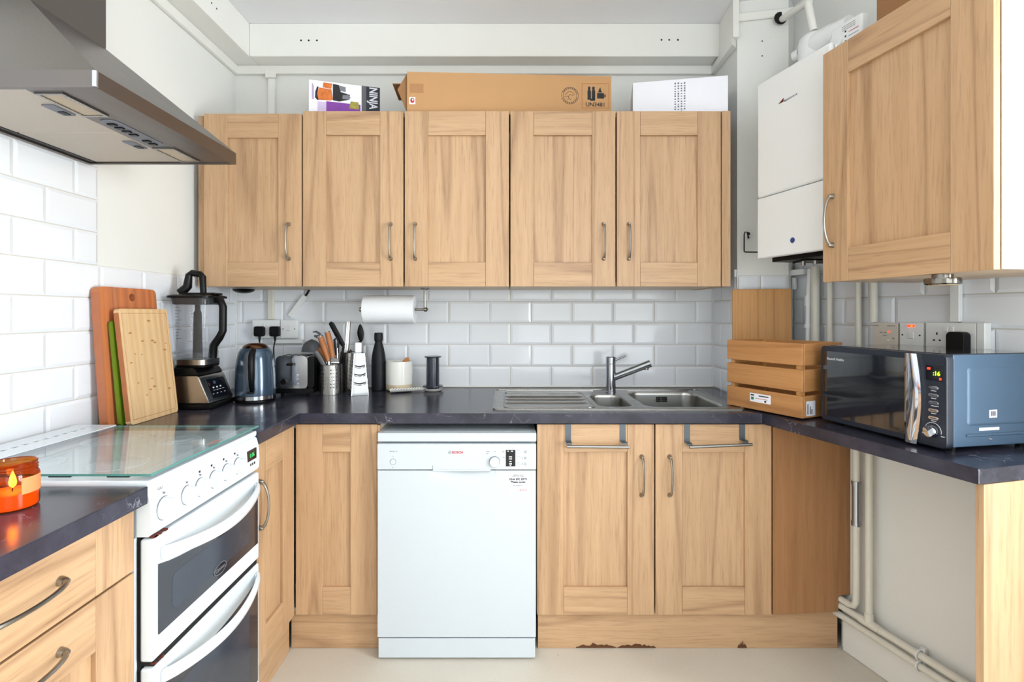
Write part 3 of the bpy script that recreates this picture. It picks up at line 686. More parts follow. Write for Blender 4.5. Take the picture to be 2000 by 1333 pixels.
for x in (0.0, 0.06, 0.12): MB().box(0.001, 0.006, 0.05+x*2.2, 0.10+x*2.2, 0.9553, 0.9578).build('lid_seal', M['black'], lid)
oval = lambda cx, cz, a, b_, y, fl=False: [(cx+a*math.cos(k*PI/12), (y if not fl else cz+b_*math.sin(k*PI/12)), (cz+b_*math.sin(k*PI/12) if not fl else y)) for k in range(25)]
MB().tube(oval(0.29, 0.022, 0.038, 0.0095, 0.9640, True), 0.0008, 5).build('emblem', M['grink'], lid)
lettering('emblem_lettering', 'Cannon', 0.014, M['orangeink'], lid, (0.29, 0.022, 0.9638), (0, 0, 0))
# rear vent strip
v_ = MB(); xs = [0.0]; 
for k in range(15): xs += [0.02+k*0.0322, 0.02+k*0.0322+0.020]
xs.append(CW); v_.plate(xs, [0.458, 0.512, 0.526, 0.585], 0.963, 0.9660, {(1+2*k, 1) for k in range(15)})
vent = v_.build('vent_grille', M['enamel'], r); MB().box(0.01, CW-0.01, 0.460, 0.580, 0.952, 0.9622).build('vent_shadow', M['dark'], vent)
MB().box(0, CW, 0.4555, 0.4578, 0.952, 0.962).build('hinge_strip', M['grink'], vent)
# control panel with a soft nose
prof = [(0.03, 0.822), (0.004, 0.822), (-0.001, 0.83), (-0.003, 0.86), (0.0, 0.90), (0.006, 0.922), (0.014, 0.9295), (0.03, 0.9298)]
mb = MB(); mb.loft([[(x, y, z) for y, z in prof] for x in (-0.003, CW+0.003)])
cp = mb.build('control_panel', M['enamel'], r, 35)
for k, (lx, kz) in enumerate(((0.044, 0.871), (0.130, 0.871), (0.187, 0.872), (0.250, 0.872), (0.313, 0.872), (0.375, 0.872))):
    rad = 0.0255 if k == 0 else 0.0225
    MB().tube([(0, 0.001, 0), (0, -0.0032, 0)], [rad*1.08, rad*1.08], 24).build('dial_ring', M['grink'], cp, 40, (lx-0.0012, 0.0, kz))
    kb = MB().tube([(0, 0, 0), (0, -0.006, 0), (0, -0.008, 0)], [rad*1.05, rad*1.05, rad*0.95], 24)
    kb.box(-0.0055, 0.0055, -0.026, -0.0075, -rad*0.92, rad*0.92, 0.003, 2)
    kb.build('knob', M['enamel'], cp, 40, (lx, -0.002, kz))
    MB().box(lx-0.0014, lx+0.0014, -0.0034, 0.002, kz+rad*1.3, kz+rad*1.3+0.004).build('dial_mark', M['grink'], cp)
for lx in (0.19, 0.245, 0.305, 0.365): MB().box(lx-0.003, lx+0.003, 0.0015, 0.004, 0.908, 0.913).build('burner_symbol', M['ink'], cp)
lettering('model_print', 'GAS', 0.010, M['grink'], cp, (0.03, -0.0012, 0.921))
dsp = MB().box(0.432, 0.488, -0.0036, 0.003, 0.864, 0.898, 0.001).build('clock_display', M['displayglass'], cp)
lettering('clock_digits', '1:16', 0.018, M['greenled'], dsp, (0.457, -0.0040, 0.881))
for lx in (0.45, 0.462, 0.474): MB().box(lx-0.002, lx+0.002, -0.0045, 0.001, 0.849, 0.856).build('clock_button', M['ink'], cp)
def oven(z0, z1, g0, g1, hz, name, logo):
    d = MB().box(0.0, CW, -0.004, 0.0265, z0, z1, 0.007, 3).build(name, M['enamel'], r, 40)
    # glass with a top edge that dips with the bowed handle
    n = 12; x0g, x1g = 0.018, CW-0.014; up = []
    for k in range(n+1):
        t = k/n; up.append((x0g+(x1g-x0g)*t, g1-0.030*math.sin(PI*t)**0.8+0.0))
    poly = [(x0g, g0), (x1g, g0)]+up[::-1]
    MB().prism_y(poly, -0.0062, -0.0035).build('glass', M['ovenglass'], d)
    MB().prism_y(rrect(0.065, CW-0.07, g0+0.028, g1-0.048, 0.018, 3), -0.0066, -0.0060).build('window', M['ovenglass2'], d)
    # handle: a broad bowed strap
    L = []
    for k in range(21):
        t = k/20; x = 0.030+(CW-0.05)*t; s = math.sin(PI*t); bow = -0.010-0.042*s**0.75; dz = -0.016*s; h = 0.0155; th = 0.007
        L.append([(x, bow+th*0.6, hz+dz+h), (x, bow-th*0.5, hz+dz+h*0.8), (x, bow-th, hz+dz), (x, bow-th*0.5, hz+dz-h*0.8), (x, bow+th*0.6, hz+dz-h), (x, bow+th, hz+dz)])
    mb = MB(); mb.loft(L)
    mb.box(0.026, 0.046, -0.012, -0.003, hz-0.014, hz+0.014, 0.003); mb.box(CW-0.036, CW-0.016, -0.012, -0.003, hz-0.014, hz+0.014, 0.003)
    mb.build('handle', M['enamel'], d, 60)
    if logo:
        cx, cz = 0.27, g0+0.028
        o = MB(); o.prism_y([(cx+0.03*math.cos(k*PI/12), cz+0.0145*math.sin(k*PI/12)) for k in range(24)], -0.0078, -0.0066); e = o.build('badge', M['displayglass'], d)
        MB().tube(oval(cx, cz, 0.03, 0.0145, -0.0078), 0.0009, 6).build('badge_rim', M['grink'], e)
        lettering('badge_lettering', 'Cannon', 0.0155, M['grink'], e, (cx, -0.0081, cz))
    return d
oven(0.536, 0.815, 0.590, 0.752, 0.771, 'top_oven_door', True)
oven(0.095, 0.522, 0.15, 0.475, 0.486, 'main_oven_door', False)
MB().box(0.01, CW-0.01, 0.0, 0.03, 0.523, 0.535).build('door_gap_shade', M['dark'], r)  # shade between the two oven doors, put in as a dark strip
MB().box(0.004, CW-0.004, 0.006, 0.03, 0.004, 0.09).build('plinth', M['enamel'], r)
rb = random.Random(3)
for k in range(12):
    x = 0.004+abs(rb.gauss(0, 0.03)) if k < 8 else 0.004+abs(rb.gauss(0, 0.02)); z = 0.8185 if k < 8 else 0.5295
    w_ = rb.uniform(.003, .010); MB().box(x, x+w_, -0.0048, 0.006, z-rb.uniform(.001, .003), z+rb.uniform(.001, .0025)).build('rust_spot', M['rust'], r)

# ------------------------------------------------------------------ cooker hood
HX0, HX1, HY0, HY1 = XL+0.009, -0.913, 1.15, 1.75; HZ0, HZ1 = 1.829, 1.8675
r = thing('cooker_hood', 'stainless steel chimney cooker hood on the left wall above the cooker', 'cooker hood', (0, 0, 0))
cx1, cy0, cy1, cz = -1.22, 1.32, 1.58, 2.132
mb = MB()
o_ = [(HX0, HY0), (HX1, HY0), (HX1, HY1), (HX0, HY1)]; t = 0.012
i_ = [(HX0+t, HY0+t), (HX1-t, HY0+t), (HX1-t, HY1-t), (HX0+t, HY1-t)]
tp = [(HX0, cy0), (cx1, cy0), (cx1, cy1), (HX0, cy1)]
mb.loft([[(x, y, HZ0+0.02) for x, y in i_], [(x, y, HZ0) for x, y in i_], [(x, y, HZ0) for x, y in o_], [(x, y, HZ1) for x, y in o_], [(x, y, cz) for x, y in tp]], True, True)
can = mb.build('canopy', M['hoodsteel'], r)
MB().box(HX0, cx1-0.001, cy0+0.001, cy1-0.001, cz+0.0005, ZC-0.003).build('chimney', M['hoodsteel'], r)
# corner trim, switches, lamps, filters
MB().cyl((HX1-0.002, HY0+0.002, HZ0+0.001), (HX1-0.002, HY0+0.002, HZ1-0.002), 0.006, n=12).build('corner_trim', M['chrome'], can, 40)
zp = HZ0+0.003
MB().box(-1.005, HX1-0.013, HY0+0.013, HY1-0.013, zp, zp+0.012).build('front_strip', M['hoodsteel'], can)
sw_ = MB().box(-1.086, -1.0055, HY0+0.013, HY1-0.013, zp, zp+0.012).build('switch_strip', M['hoodsteel'], can)
ctl = MB(); ctl.prism([(x-1.0465, y+1.454) for x, y in rrect(-0.024, 0.024, -0.105, 0.105, 0.022)], zp-0.0025, zp-0.0002); ctl = ctl.build('switch_plate', M['grink'], sw_)
for k in range(7):
    y = 1.375+k*0.0265
    if k != 4: MB().box(-1.057, -1.036, y-0.007, y+0.007, zp-0.0065, zp-0.0026, 0.001).build('switch', M['black'], ctl)
for y0, y1 in ((1.19, 1.315), (1.585, 1.71)):
    l_ = MB(); l_.plate([-1.080, -1.073, -1.022, -1.014], [y0-0.007, y0, y1, y1+0.007], zp-0.004, zp-0.0003, {(1, 1)}); l_ = l_.build('lamp_frame', M['steel'], sw_)
    MB().box(-1.0725, -1.0225, y0+0.0005, y1-0.0005, zp-0.0022, zp-0.0004).build('lamp_lens', M['lamplens'], l_)
for y0, y1, ly in ((HY0+0.016, 1.452, 1.29), (1.456, HY1-0.016, 1.555)):
    f_ = MB().box(HX0+0.035, -1.0875, y0, y1, zp+0.002, zp+0.010, 0.002).build('grease_filter', M['filter'], can)
    e = MB(); e.prism([(x-1.115, y+ly) for x, y in rrect(-0.016, 0.016, -0.035, 0.035, 0.006)], zp-0.0005, zp+0.0018); e = e.build('filter_latch', M['grink'], f_)
    MB().box(-1.122, -1.106, ly+0.004, ly+0.026, zp-0.0025, zp-0.0007).build('latch_tab', M['black'], e)
MB().box(HX0+0.0125, HX0+0.034, HY0+0.013, HY1-0.013, zp+0.001, zp+0.012).build('rear_channel', M['black'], can)

# ------------------------------------------------------------------ sink and tap
SX0, SX1, SY0, SY1 = fx(962, 2.062), 0.962, 2.062, 2.60; ZS = WT+0.0035
r = thing('sink', 'stainless steel one and a half bowl inset sink with ribbed drainer', 'sink', (0, 0, 0))
bowls = [rrect(0.385, 0.532, 2.125, 2.43, 0.05, 6), rrect(0.578, 0.906, 2.118, 2.505, 0.055, 6)]
bm = bmesh.new(); outer = rrect(SX0, SX1, SY0, SY1, 0.02, 4)
def ring(pts, z): 
    vs = [bm.verts.new((x, y, z)) for x, y in pts]; return vs, [bm.edges.new((vs[i], vs[(i+1) % len(vs)])) for i in range(len(vs))]
vo, eo = ring(outer, ZS); E = list(eo); VI = []
for b_ in bowls: vi, ei = ring(b_, ZS); VI.append(vi); E += ei
bmesh.ops.triangle_fill(bm, use_beauty=True, edges=E)
lo = [bm.verts.new((v.co.x+(0.004 if v.co.x > 0.45 else -0.004)*0, v.co.y, WT+0.0002)) for v in vo]
for i in range(len(vo)): j = (i+1) % len(vo); bm.faces.new((vo[i], vo[j], lo[j], lo[i]))
mb = MB(); mb.bm.free(); mb.bm = bm; deck = mb.build('deck', M['steel'], r)
def inset(pts, k):
    cx = sum(p[0] for p in pts)/len(pts); cy = sum(p[1] for p in pts)/len(pts)
    return [(cx+(x-cx)*k, cy+(y-cy)*k) for x, y in pts]
for b_, dep in zip(bowls, (0.13, 0.17)):
    mb = MB(); L = []
    for k, z in ((1.0, 0.0), (0.985, -0.004), (0.975, -0.012), (0.955, -dep*0.9), (0.93, -dep*0.97), (0.85, -dep)): L.append([(x, y, ZS+z) for x, y in inset(b_, k)])
    mb.loft(L, False, True); bo = mb.build('bowl', M['bowl'], r, 40)
    cx = sum(p[0] for p in b_)/len(b_); cy = sum(p[1] for p in b_)/len(b_)
    MB().lathe([(0.045, ZS-dep+0.001), (0.043, ZS-dep+0.004), (0.03, ZS-dep+0.002), (0.01, ZS-dep+0.0015)], cx, cy, 20).build('waste', M['chrome'], bo, 40)
    if dep > 0.15:
        for u in (1283.5, 1286.5, 1289, 1293, 1296, 1299, 1302):
            for vv_, h_ in ((777, 1.6), (780.5, 1.6), (784, 1.6)):
                y = 2.492; MB().box(fx(u-0.9, y), fx(u+0.9, y), y-0.0015, y+0.004, fz(vv_+h_, y)-0.0, fz(vv_-h_+0.4, y)).build('overflow_slot', M['dark'], bo)
for v, ua, ub in ((777, 986, 1138), (782.5, 985, 1143), (789, 983, 1147)):
    y = (CZ-WT)*F/(v-CV); xa, xb = fx(ua, y), fx(ub, y)
    mb = MB(); L = []
    for x, k in ((xa, 0.15), (xa+0.02, 1), (xb-0.02, 1), (xb, 0.15)): L.append([(x, y-0.011*k, ZS), (x, y-0.006*k, ZS+0.0045*k), (x, y+0.006*k, ZS+0.0045*k), (x, y+0.011*k, ZS)])
    mb.loft(L); mb.build('drainer_rib', M['steel'], deck, 30)
mb = MB()
for pts in (rrect(SX0+0.004, SX1-0.004, SY0+0.004, SY1-0.004, 0.02, 4),):
    mb.tube([(x, y, ZS+0.0005) for x, y in pts]+[(pts[0][0], pts[0][1], ZS+0.0005)], 0.0032, 6)
mb.build('rolled_rim', M['steel'], deck, 60)
fl_ = rrect(SX0+0.045, 0.365, 2.10, 2.50, 0.03, 4)
MB().tube([(x, y, ZS) for x, y in fl_]+[(fl_[0][0], fl_[0][1], ZS)], 0.0026, 6).build('drainer_edge', M['steel'], deck, 60)
MB().tube([(SX0+0.06, 2.555, ZS), (0.43, 2.555, ZS)], 0.0045, 6).build('back_ridge', M['steel'], deck, 60)
MB().tube([(0.60, 2.555, ZS), (0.90, 2.555, ZS)], 0.0045, 6).build('back_ridge', M['steel'], deck, 60)

tx, ty = fx(1193, 2.525), 2.525; h0 = ZS+0.0005; th = fz(697, ty)-h0
r = thing('mixer_tap', 'chrome single-lever mixer tap behind the sink bowls', 'tap', (tx, ty, h0))
MB().lathe([(0.0255, 0), (0.0255, 0.004), (0.0235, 0.006), (0.0235, th-0.036)], n=24).build('body', M['tapchrome'], r, 35)
cap = MB().lathe([(0.0232, th-0.0345), (0.0236, th-0.032), (0.0236, th-0.003), (0.021, th), (0.002, th)], n=24).build('cap', M['tapchrome'], r, 35)
MB().tube([(0.018, -0.002, th-0.018), (0.07, -0.012, th+0.006)], [0.0055, 0.0045], 10).build('lever', M['tapchrome'], r, 40)
e = Vector((fx(1271, 2.46)-tx, -0.065, fz(710, 2.46)-h0)); s0 = Vector((0.018, -0.004, th*0.42+0.0))
sp_ = MB().tube([s0, e], [0.0165, 0.0175], 20).build('spout', M['tapchrome'], r, 40)
dn = (e-s0).normalized(); q0 = e-dn*0.022
MB().tube([q0+Vector((0, 0, -0.010)), q0+Vector((0.0, 0, -0.024))], [0.0125, 0.011], 16).build('aerator', M['chrome'], sp_, 40)

# towel bars hung over the sink doors
for ua, ub, va, vb, bar, lab in ((1110, 1217, 862, 862, (1106, 1226, 868, 869), 'steel over-door towel bar hung level on the left sink door'), (1343, 1451, 864, 859, (1342, 1463, 869, 864), 'steel over-door towel bar hanging slightly askew on the right sink door')):
    r = thing('towel_bar', lab, 'towel bar', (0, 0, 0)); d = 2.012
    for u, v in ((ua, va), (ub, vb)):
        xa, xb = fx(u-5.5, d), fx(u+5.5, d); zt_ = BT+0.0035
        mb = MB(); mb.box(xa, xb, d+0.0052, d+0.0066, fz(v, d), zt_); mb.box(xa, xb, d+0.0052, d+0.031, BT+0.0008, zt_); mb.box(xa, xb, d-0.022, d+0.0066, fz(v, d)-0.0014, fz(v, d))
        mb.box(xa, xb, d-0.022, d-0.0205, fz(v+4.5, d), fz(v, d))
        mb.build('hook', M['strap'], r)
    MB().tube([(fx(bar[0], d), d-0.026, fz(bar[2]+1.5, d)), (fx(bar[1], d), d-0.026, fz(bar[3]+1.5, d))], 0.0062, 12).build('bar', M['steel'], r, 40)
# ------------------------------------------------------------------ microwave
mL = Vector((1.128, 1.852)); mR = Vector((1.212, 1.422)); mw = (mR-mL).length; ma = math.atan2(mR.y-mL.y, mR.x-mL.x)
r = thing('microwave', 'blue-grey digital microwave on the right worktop beside the wooden crate', 'microwave', (mL.x, mL.y, WT), ma)
MH = 0.260; Z0 = 0.012
body = MB().box(0.003, mw-0.003, 0.026, 0.335, Z0+0.002, Z0+MH, 0.004, 2).build('casing', M['mwbody'], r, 40)
MB().box(0.012, mw-0.012, 0.03, 0.325, Z0+MH+0.0002, Z0+MH+0.0016).build('top_panel', M['mwtop'], body)
for x in (0.03, mw-0.03):
    for y in (0.05, 0.30): MB().lathe([(0.012, 0.0003), (0.014, Z0+0.003)], x, y, 12).build('foot', M['black'], r)
fr_ = MB(); fr_.prism_y([(x, z) for x, z in rrect(0, mw, Z0-0.002, Z0+MH, 0.014, 4)], 0.0, 0.026, 0.003, 2)
face = fr_.build('front_frame', M['mwface'], r, 40)
xd = 0.315                                            # door glass runs to the chrome handle
dg = MB().prism_y([(x, z) for x, z in rrect(0.014, xd+0.012, Z0+0.016, Z0+MH-0.018, 0.010, 3)], -0.0022, -0.0002).build('door_glass', M['mwglass'], r)
lettering('brand_lettering', 'Russell Hobbs', 0.0125, M['whiteprint'], dg, (0.030, -0.0025, Z0+MH-0.044), align='LEFT')
# bowed chrome handle strip
mb = MB(); L = []
for k in range(17):
    t = k/16; z = Z0-0.004+(MH+0.002)*t; wd_ = 0.036+0.014*math.sin(PI*t)
    x0 = xd+0.008; L.append([(x0+wd_*s, -0.004-0.010*math.sin(PI*min(1, s*0.75+0.12)), z) for s in [i/8 for i in range(9)]]+[(x0+wd_, -0.0005, z), (x0, -0.0005, z)])
mb.loft(L); mb.build('handle', M['chrome'], r, 50)
pn = r
dsp = MB().box(0.381, 0.4285, -0.0016, -0.0002, Z0+0.185, Z0+0.227, 0.0005).build('display', M['displayglass'], r)
lettering('display_digits', ':16', 0.0165, M['limeled'], dsp, (0.412, -0.0019, Z0+0.2055), bold=0.0003)
for x, z, w_ in ((0.390, 0.2185, 0.0045), (0.4225, 0.1915, 0.003)): MB().box(x-w_, x+w_, -0.002, -0.0014, Z0+z-0.003, Z0+z+0.003, 0.0004).build('indicator_lamp', M['redled'], dsp)
for k in range(5):
    z = Z0+0.165-k*0.0213
    b_ = MB().prism_y([(x, zz_) for x, zz_ in rrect(0.389, 0.418, z-0.0046, z+0.0046, 0.0044, 3)], -0.0035, -0.0002, 0.0008, 1).build('button', M['chrome'], r, 40)
    MB().box(0.395, 0.412, -0.0038, -0.0033, z-0.0016, z+0.0016).build('button_face', M['greyplastic'], b_)
    MB().box(0.396, 0.410 if k != 2 else 0.417, -0.0006, -0.0001, z-0.0095, z-0.0078).build('button_print', M['whiteprint'], r)
kx, kz = 0.401, Z0+0.043
kn = MB().tube([(0, 0, 0), (0, -0.012, 0), (0, -0.0175, 0), (0, -0.0185, 0)], [0.0180, 0.0172, 0.0155, 0.001], 24).build('dial', M['chrome'], r, 40, (kx, -0.0003, kz))
MB().tube([(kx+0.0235*math.cos(a), -0.0008, kz+0.0235*math.sin(a)) for a in [k*PI/12-0.2 for k in range(15)]], 0.0008, 5).build('dial_scale', M['whiteprint'], r)
for x in (kx-0.026, kx+0.027): MB().box(x-0.005, x+0.005, -0.0007, -0.0001, kz-0.012, kz-0.0095).build('dial_print', M['whiteprint'], r)
# pressed panel, stickers and screw on the visible side
mb = MB(); xs_ = mw-0.003
def sidepoly(y0, y1, z0, z1, k): return [(xs_-0.0004+k*0.0042, y, z) for y, z in rrect(y0, y1, z0, z1, 0.012, 3)]
mb.loft([sidepoly(0.072, 0.320, Z0+0.060, Z0+0.225, 0), sidepoly(0.082, 0.310, Z0+0.070, Z0+0.215, 1)], False, True); pr = mb.build('pressed_panel', M['mwbody'], body, 25)
MB().box(xs_-0.0004, xs_+0.003, 0.07, 0.30, Z0+0.030, Z0+0.038, 0.002).build('pressed_rib', M['mwbody'], body)
stx = MB().box(xs_+0.0039, xs_+0.0043, 0.145, 0.172, Z0+0.082, Z0+0.104).build('barcode_sticker', M['whitecard'], body)
for k in range(11): MB().box(xs_+0.0043, xs_+0.0046, 0.149+k*0.0018, 0.149+k*0.0018+(0.0011 if k % 3 else 0.0006), Z0+0.087, Z0+0.100).build('bar', M['ink'], stx)
MB().box(xs_-0.0002, xs_+0.0004, 0.115, 0.185, Z0+0.046, Z0+0.054).build('warning_sticker', M['whitecard'], body)
MB().tube([(xs_-0.0005, 0.155, Z0+0.021), (xs_+0.002, 0.155, Z0+0.021)], [0.004, 0.003], 10).build('screw', M['chrome'], body, 40)

# ------------------------------------------------------------------ slatted wooden crate and the bamboo panel behind it
cL = Vector((0.9264, 2.166)); cR = Vector((1.0696, 1.866)); cl = (cR-cL).length; ca = math.atan2(cR.y-cL.y, cR.x-cL.x); cdp = 0.235
r = thing('wooden_crate', 'slatted pine crate on the right worktop beside the sink', 'crate', (cL.x, cL.y, WT+0.005), ca)
sh, sg, st_ = 0.080, 0.0155, 0.011
for k in range(3):
    z = 0.001+k*(sh+sg)
    for name, b in (('f', (0, cl, 0, st_)), ('b', (0, cl, cdp-st_, cdp)), ('l', (0, st_, st_+0.0005, cdp-st_-0.0005)), ('r', (cl-st_, cl, st_+0.0005, cdp-st_-0.0005))):
        cx, cy = (b[0]+b[1])/2, (b[2]+b[3])/2
        if name in 'fb': o = MB().box(-cl/2, cl/2, -st_/2, st_/2, 0, sh, 0.0015).build('slat', M['crate'], r, None, (cx, cy, z))
        else:
            ln = cdp-2*st_-0.001; o = MB().box(-ln/2, ln/2, -st_/2, st_/2, 0, sh, 0.0015).build('slat', M['crate'], r, None, (cx, cy, z)); o.rotation_euler = (0, 0, PI/2)
for x in (st_+0.0003, cl-st_-0.0203):
    for y in (st_+0.0003, cdp-st_-0.0203): MB().box(0, 0.02, 0, 0.02, 0, 3*sh+2*sg-0.004).build('corner_post', M['cratev'], r, None, (x, y, 0.001))
for k in range(3):
    MB().box(0.034, cl-0.034, 0, 0.06, 0, 0.008).build('bottom_slat', M['crate'], r, None, (0, 0.02+k*0.068, 0.002))
lb = MB().box(0.112, 0.205, -0.0006, 0.0, 0.032, 0.066).build('paper_label', M['whitecard'], r)
MB().box(0.116, 0.132, -0.001, -0.0006, 0.056, 0.061).build('label_print', M['ink'], lb); MB().box(0.152, 0.196, -0.001, -0.0006, 0.056, 0.060).build('label_print', M['ink'], lb)
MB().box(0.138, 0.192, -0.001, -0.0006, 0.046, 0.048).build('label_print', M['orangeink'], lb); MB().box(0.178, 0.186, -0.001, -0.0006, 0.036, 0.043).build('label_print', M['ink'], lb); MB().box(0.118, 0.130, -0.001, -0.0006, 0.040, 0.051).build('label_print', M['greenink'], lb)
lb = MB().box(cl, cl+0.0006, 0.022, 0.072, 0.008, 0.062).build('paper_label', M['whitecard'], r)
for k, y in enumerate((0.028, 0.042, 0.050)): MB().box(cl+0.0006, cl+0.001, y, y+0.004, 0.014, 0.052-k*0.01).build('label_print', M['ink'], lb)

bp = Vector((fx(1429, 2.37), 2.378)); bq = Vector((fx(1546, 2.315), 2.33)); ba = math.atan2(bq.y-bp.y, bq.x-bp.x); bl_ = (bq-bp).length
hb = fz(565, 2.35)-WT-0.002
o = solo(MB().box(0, bl_, -0.012, 0.0, 0, hb, 0.002), 'bamboo_board', M['bamboo2'], 'plain bamboo board leaning upright on the pier behind the crate', 'chopping board', None, None, (bp.x, bp.y-0.016, WT+0.0015), ba)
o.rotation_euler = (-0.024, 0, ba)

# ------------------------------------------------------------------ chopping boards against the left wall
def lean_board(name, mat, edge, label, xb, xt, y0, y1, h, th, rad, hole=None):
    lean = math.atan2(xb-xt, h); hh = math.hypot(h, xb-xt)
    r = thing(name, label, 'chopping board', (xb, y0, WT+0.0012), 0); r.rotation_euler = (0, -lean, 0); w = y1-y0
    bm = bmesh.new(); out = rrect(0, w, 0, hh, rad, 4)
    f = [bm.verts.new((0, y, z)) for y, z in out]; E = [bm.edges.new((f[i], f[(i+1) % len(f)])) for i in range(len(f))]; g = []
    if hole:
        g = [bm.verts.new((0, hole[0]+hole[2]*math.cos(k*PI/10), hole[1]+hole[2]*math.sin(k*PI/10))) for k in range(20)]; E += [bm.edges.new((g[i], g[(i+1) % 20])) for i in range(20)]
    bmesh.ops.triangle_fill(bm, use_beauty=True, edges=E)
    bk = {}
    for fc in list(bm.faces):
        vs = []
        for v in fc.verts:
            if v not in bk: bk[v] = bm.verts.new((-th, v.co.y, v.co.z))
            vs.append(bk[v])
        bm.faces.new(vs[::-1])
    for lp in (f, g):
        for i in range(len(lp)):
            a, b = lp[i], lp[(i+1) % len(lp)]; fc = bm.faces.new((a, b, bk[b], bk[a]))
    mb = MB(); mb.bm.free(); mb.bm = bm
    return r, mb.build('board', M[mat], r), w, hh
r, b_, w, hh = lean_board('chopping_board', 'acacia', None, 'tall reddish wooden chopping board with a round hole, leaning at the back', -1.345, -1.378, 1.748, 2.035, 0.478, 0.028, 0.02, (0.155, 0.445, 0.0145))
MB().box(-0.0275, -0.0005, -0.0006, -0.0001, 0.02, hh-0.02).build('end_grain', M['acaciaend'], r)
r, b_, w, hh = lean_board('chopping_mat', 'green', None, 'thin green chopping mat sandwiched between the two wooden boards', -1.322, -1.3555, 1.772, 2.00, 0.36, 0.008, 0.012)
r, b_, w, hh = lean_board('chopping_board', 'bamboo', None, 'pale bamboo chopping board with knots, leaning in front of the others', -1.288, -1.333, 1.778, 2.034, 0.402, 0.018, 0.012)
MB().box(-0.0175, -0.0005, -0.0006, -0.0001, 0.014, hh-0.014).build('end_grain', M['bambooend'], r)
rk = random.Random(5)
for k in range(16):
    y, z = rk.uniform(0.03, w-0.03), rk.uniform(0.03, hh-0.03); s_ = rk.uniform(0.004, 0.009)
    MB().prism([(s_*1.3*math.cos(a*PI/5)*rk.uniform(.7, 1.1), s_*.5*math.sin(a*PI/5)*rk.uniform(.7, 1.1)) for a in range(10)], 0, 0.0004).build('knot', M['knot'], r, None, (0.0, y, z)).rotation_euler = (PI/2, 0, PI/2)
MB().tube([(0.0002, 0.012, 0.016), (0.0002, 0.012, hh-0.016), (0.0002, w-0.012, hh-0.016), (0.0002, w-0.012, 0.016), (0.0002, 0.012, 0.016)], 0.0010, 4).build('juice_groove', M['knot'], r)

# ------------------------------------------------------------------ blender
bx0, bx1, by0, by1 = -1.387, -1.188, 2.072, 2.262
r = thing('blender', 'black and steel jug blender with clear jug in the left corner', 'blender', (0, 0, WT))
MB().box(bx0, bx1+0.002, by0-0.002, by1+0.002, 0.001, 0.022, 0.004, 2).build('foot_plate', M['black'], r, 40)
pf = [(bx0+0.004, 0.0222), (bx1-0.002, 0.0222), (bx1-0.006, 0.035), (bx1-0.042, 0.128), (bx1-0.05, 0.136), (bx0+0.004, 0.136)]
MB().prism_y(pf, by0+0.002, by1-0.002, 0.006, 2).build('base', M['blendersteel'], r, 40)
pf = [(bx0+0.006, 0.1362), (bx1-0.046, 0.1362), (bx1-0.060, 0.156), (bx1-0.075, 0.166), (bx0+0.02, 0.166), (bx0+0.006, 0.15)]
MB().prism_y(pf, by0+0.006, by1-0.006, 0.003, 2).build('top_cover', M['black'], r, 40)
sl_ = math.atan2(0.036, 0.093)
pan = MB().box(-0.0012, 0.0012, by0+0.035, by1-0.022, -0.004, 0.078, 0.001).build('touch_panel', M['displayglass'], r, None, (bx1-0.0085, 0, 0.0435)); pan.rotation_euler = (0, -sl_, 0)
for k in range(3): MB().box(0.0012, 0.0016, by0+0.062+k*0.026, by0+0.072+k*0.026, 0.036, 0.042).build('panel_symbol', M['whiteprint'], pan)
for k in range(4): MB().box(0.0012, 0.0016, by0+0.047+k*0.028, by0+0.057+k*0.028, 0.012, 0.014).build('panel_symbol', M['whiteprint'], pan)
for k in range(4): MB().box(0.0012, 0.0016, by0+0.060+k*0.022, by0+0.074+k*0.022, 0.027, 0.0285).build('panel_symbol', M['whiteprint'], pan)
MB().box(0.0012, 0.0015, by0+0.078, by0+0.096, 0.054, 0.066).build('panel_symbol', M['mwbody'], pan); MB().box(0.0012, 0.0015, by0+0.044, by0+0.050, 0.050, 0.062).build('panel_symbol', M['rust'], pan)
jx, jy = -1.292, 2.168
def sq(hx_, hy_, z, rad=0.03, n=4): return [(jx+x, jy+y, z) for x, y in rrect(-hx_, hx_, -hy_, hy_, rad, n)]
MB().loft([sq(0.066, 0.066, 0.1665), sq(0.067, 0.067, 0.176)]).build('collar_base', M['black'], r, 40)
MB().loft([sq(0.0675, 0.0675, 0.1762), sq(0.0675, 0.0675, 0.197)]).build('collar', M['blendersteel'], r, 40)
jug = MB(); jug.loft([sq(0.060, 0.060, 0.198), sq(0.062, 0.062, 0.215), sq(0.062, 0.062, 0.228), sq(0.069, 0.069, 0.26), sq(0.080, 0.078, 0.446), sq(0.081, 0.079, 0.450)], True, False)
jug = jug.build('jug', M['jug'], r, 50)
MB().loft([sq(0.0632, 0.0632, 0.198), sq(0.0650, 0.0650, 0.222), sq(0.066, 0.066, 0.228)], True, True).build('jug_foot', M['jug'], jug, 50)
MB().tube([(jx, jy, 0.20), (jx, jy, 0.25), (jx, jy, 0.26), (jx, jy, 0.39), (jx, jy, 0.40), (jx, jy, 0.442)], [0.019, 0.0175, 0.0175, 0.0150, 0.0105, 0.0105], 14).build('blade_shaft', M['dark'], jug, 40)
mb = MB()
for z, a in ((0.27, 0.3), (0.32, 1.4), (0.37, 0.8)):
    for s in (1, -1): mb.prism([(jx+s*0.014*math.cos(a), jy+s*0.014*math.sin(a)-0.004), (jx+s*0.036*math.cos(a), jy+s*0.036*math.sin(a)), (jx+s*0.014*math.cos(a), jy+s*0.014*math.sin(a)+0.005)][::1 if s > 0 else 1], z, z+0.0015)
mb.build('blade', M['steel'], jug)
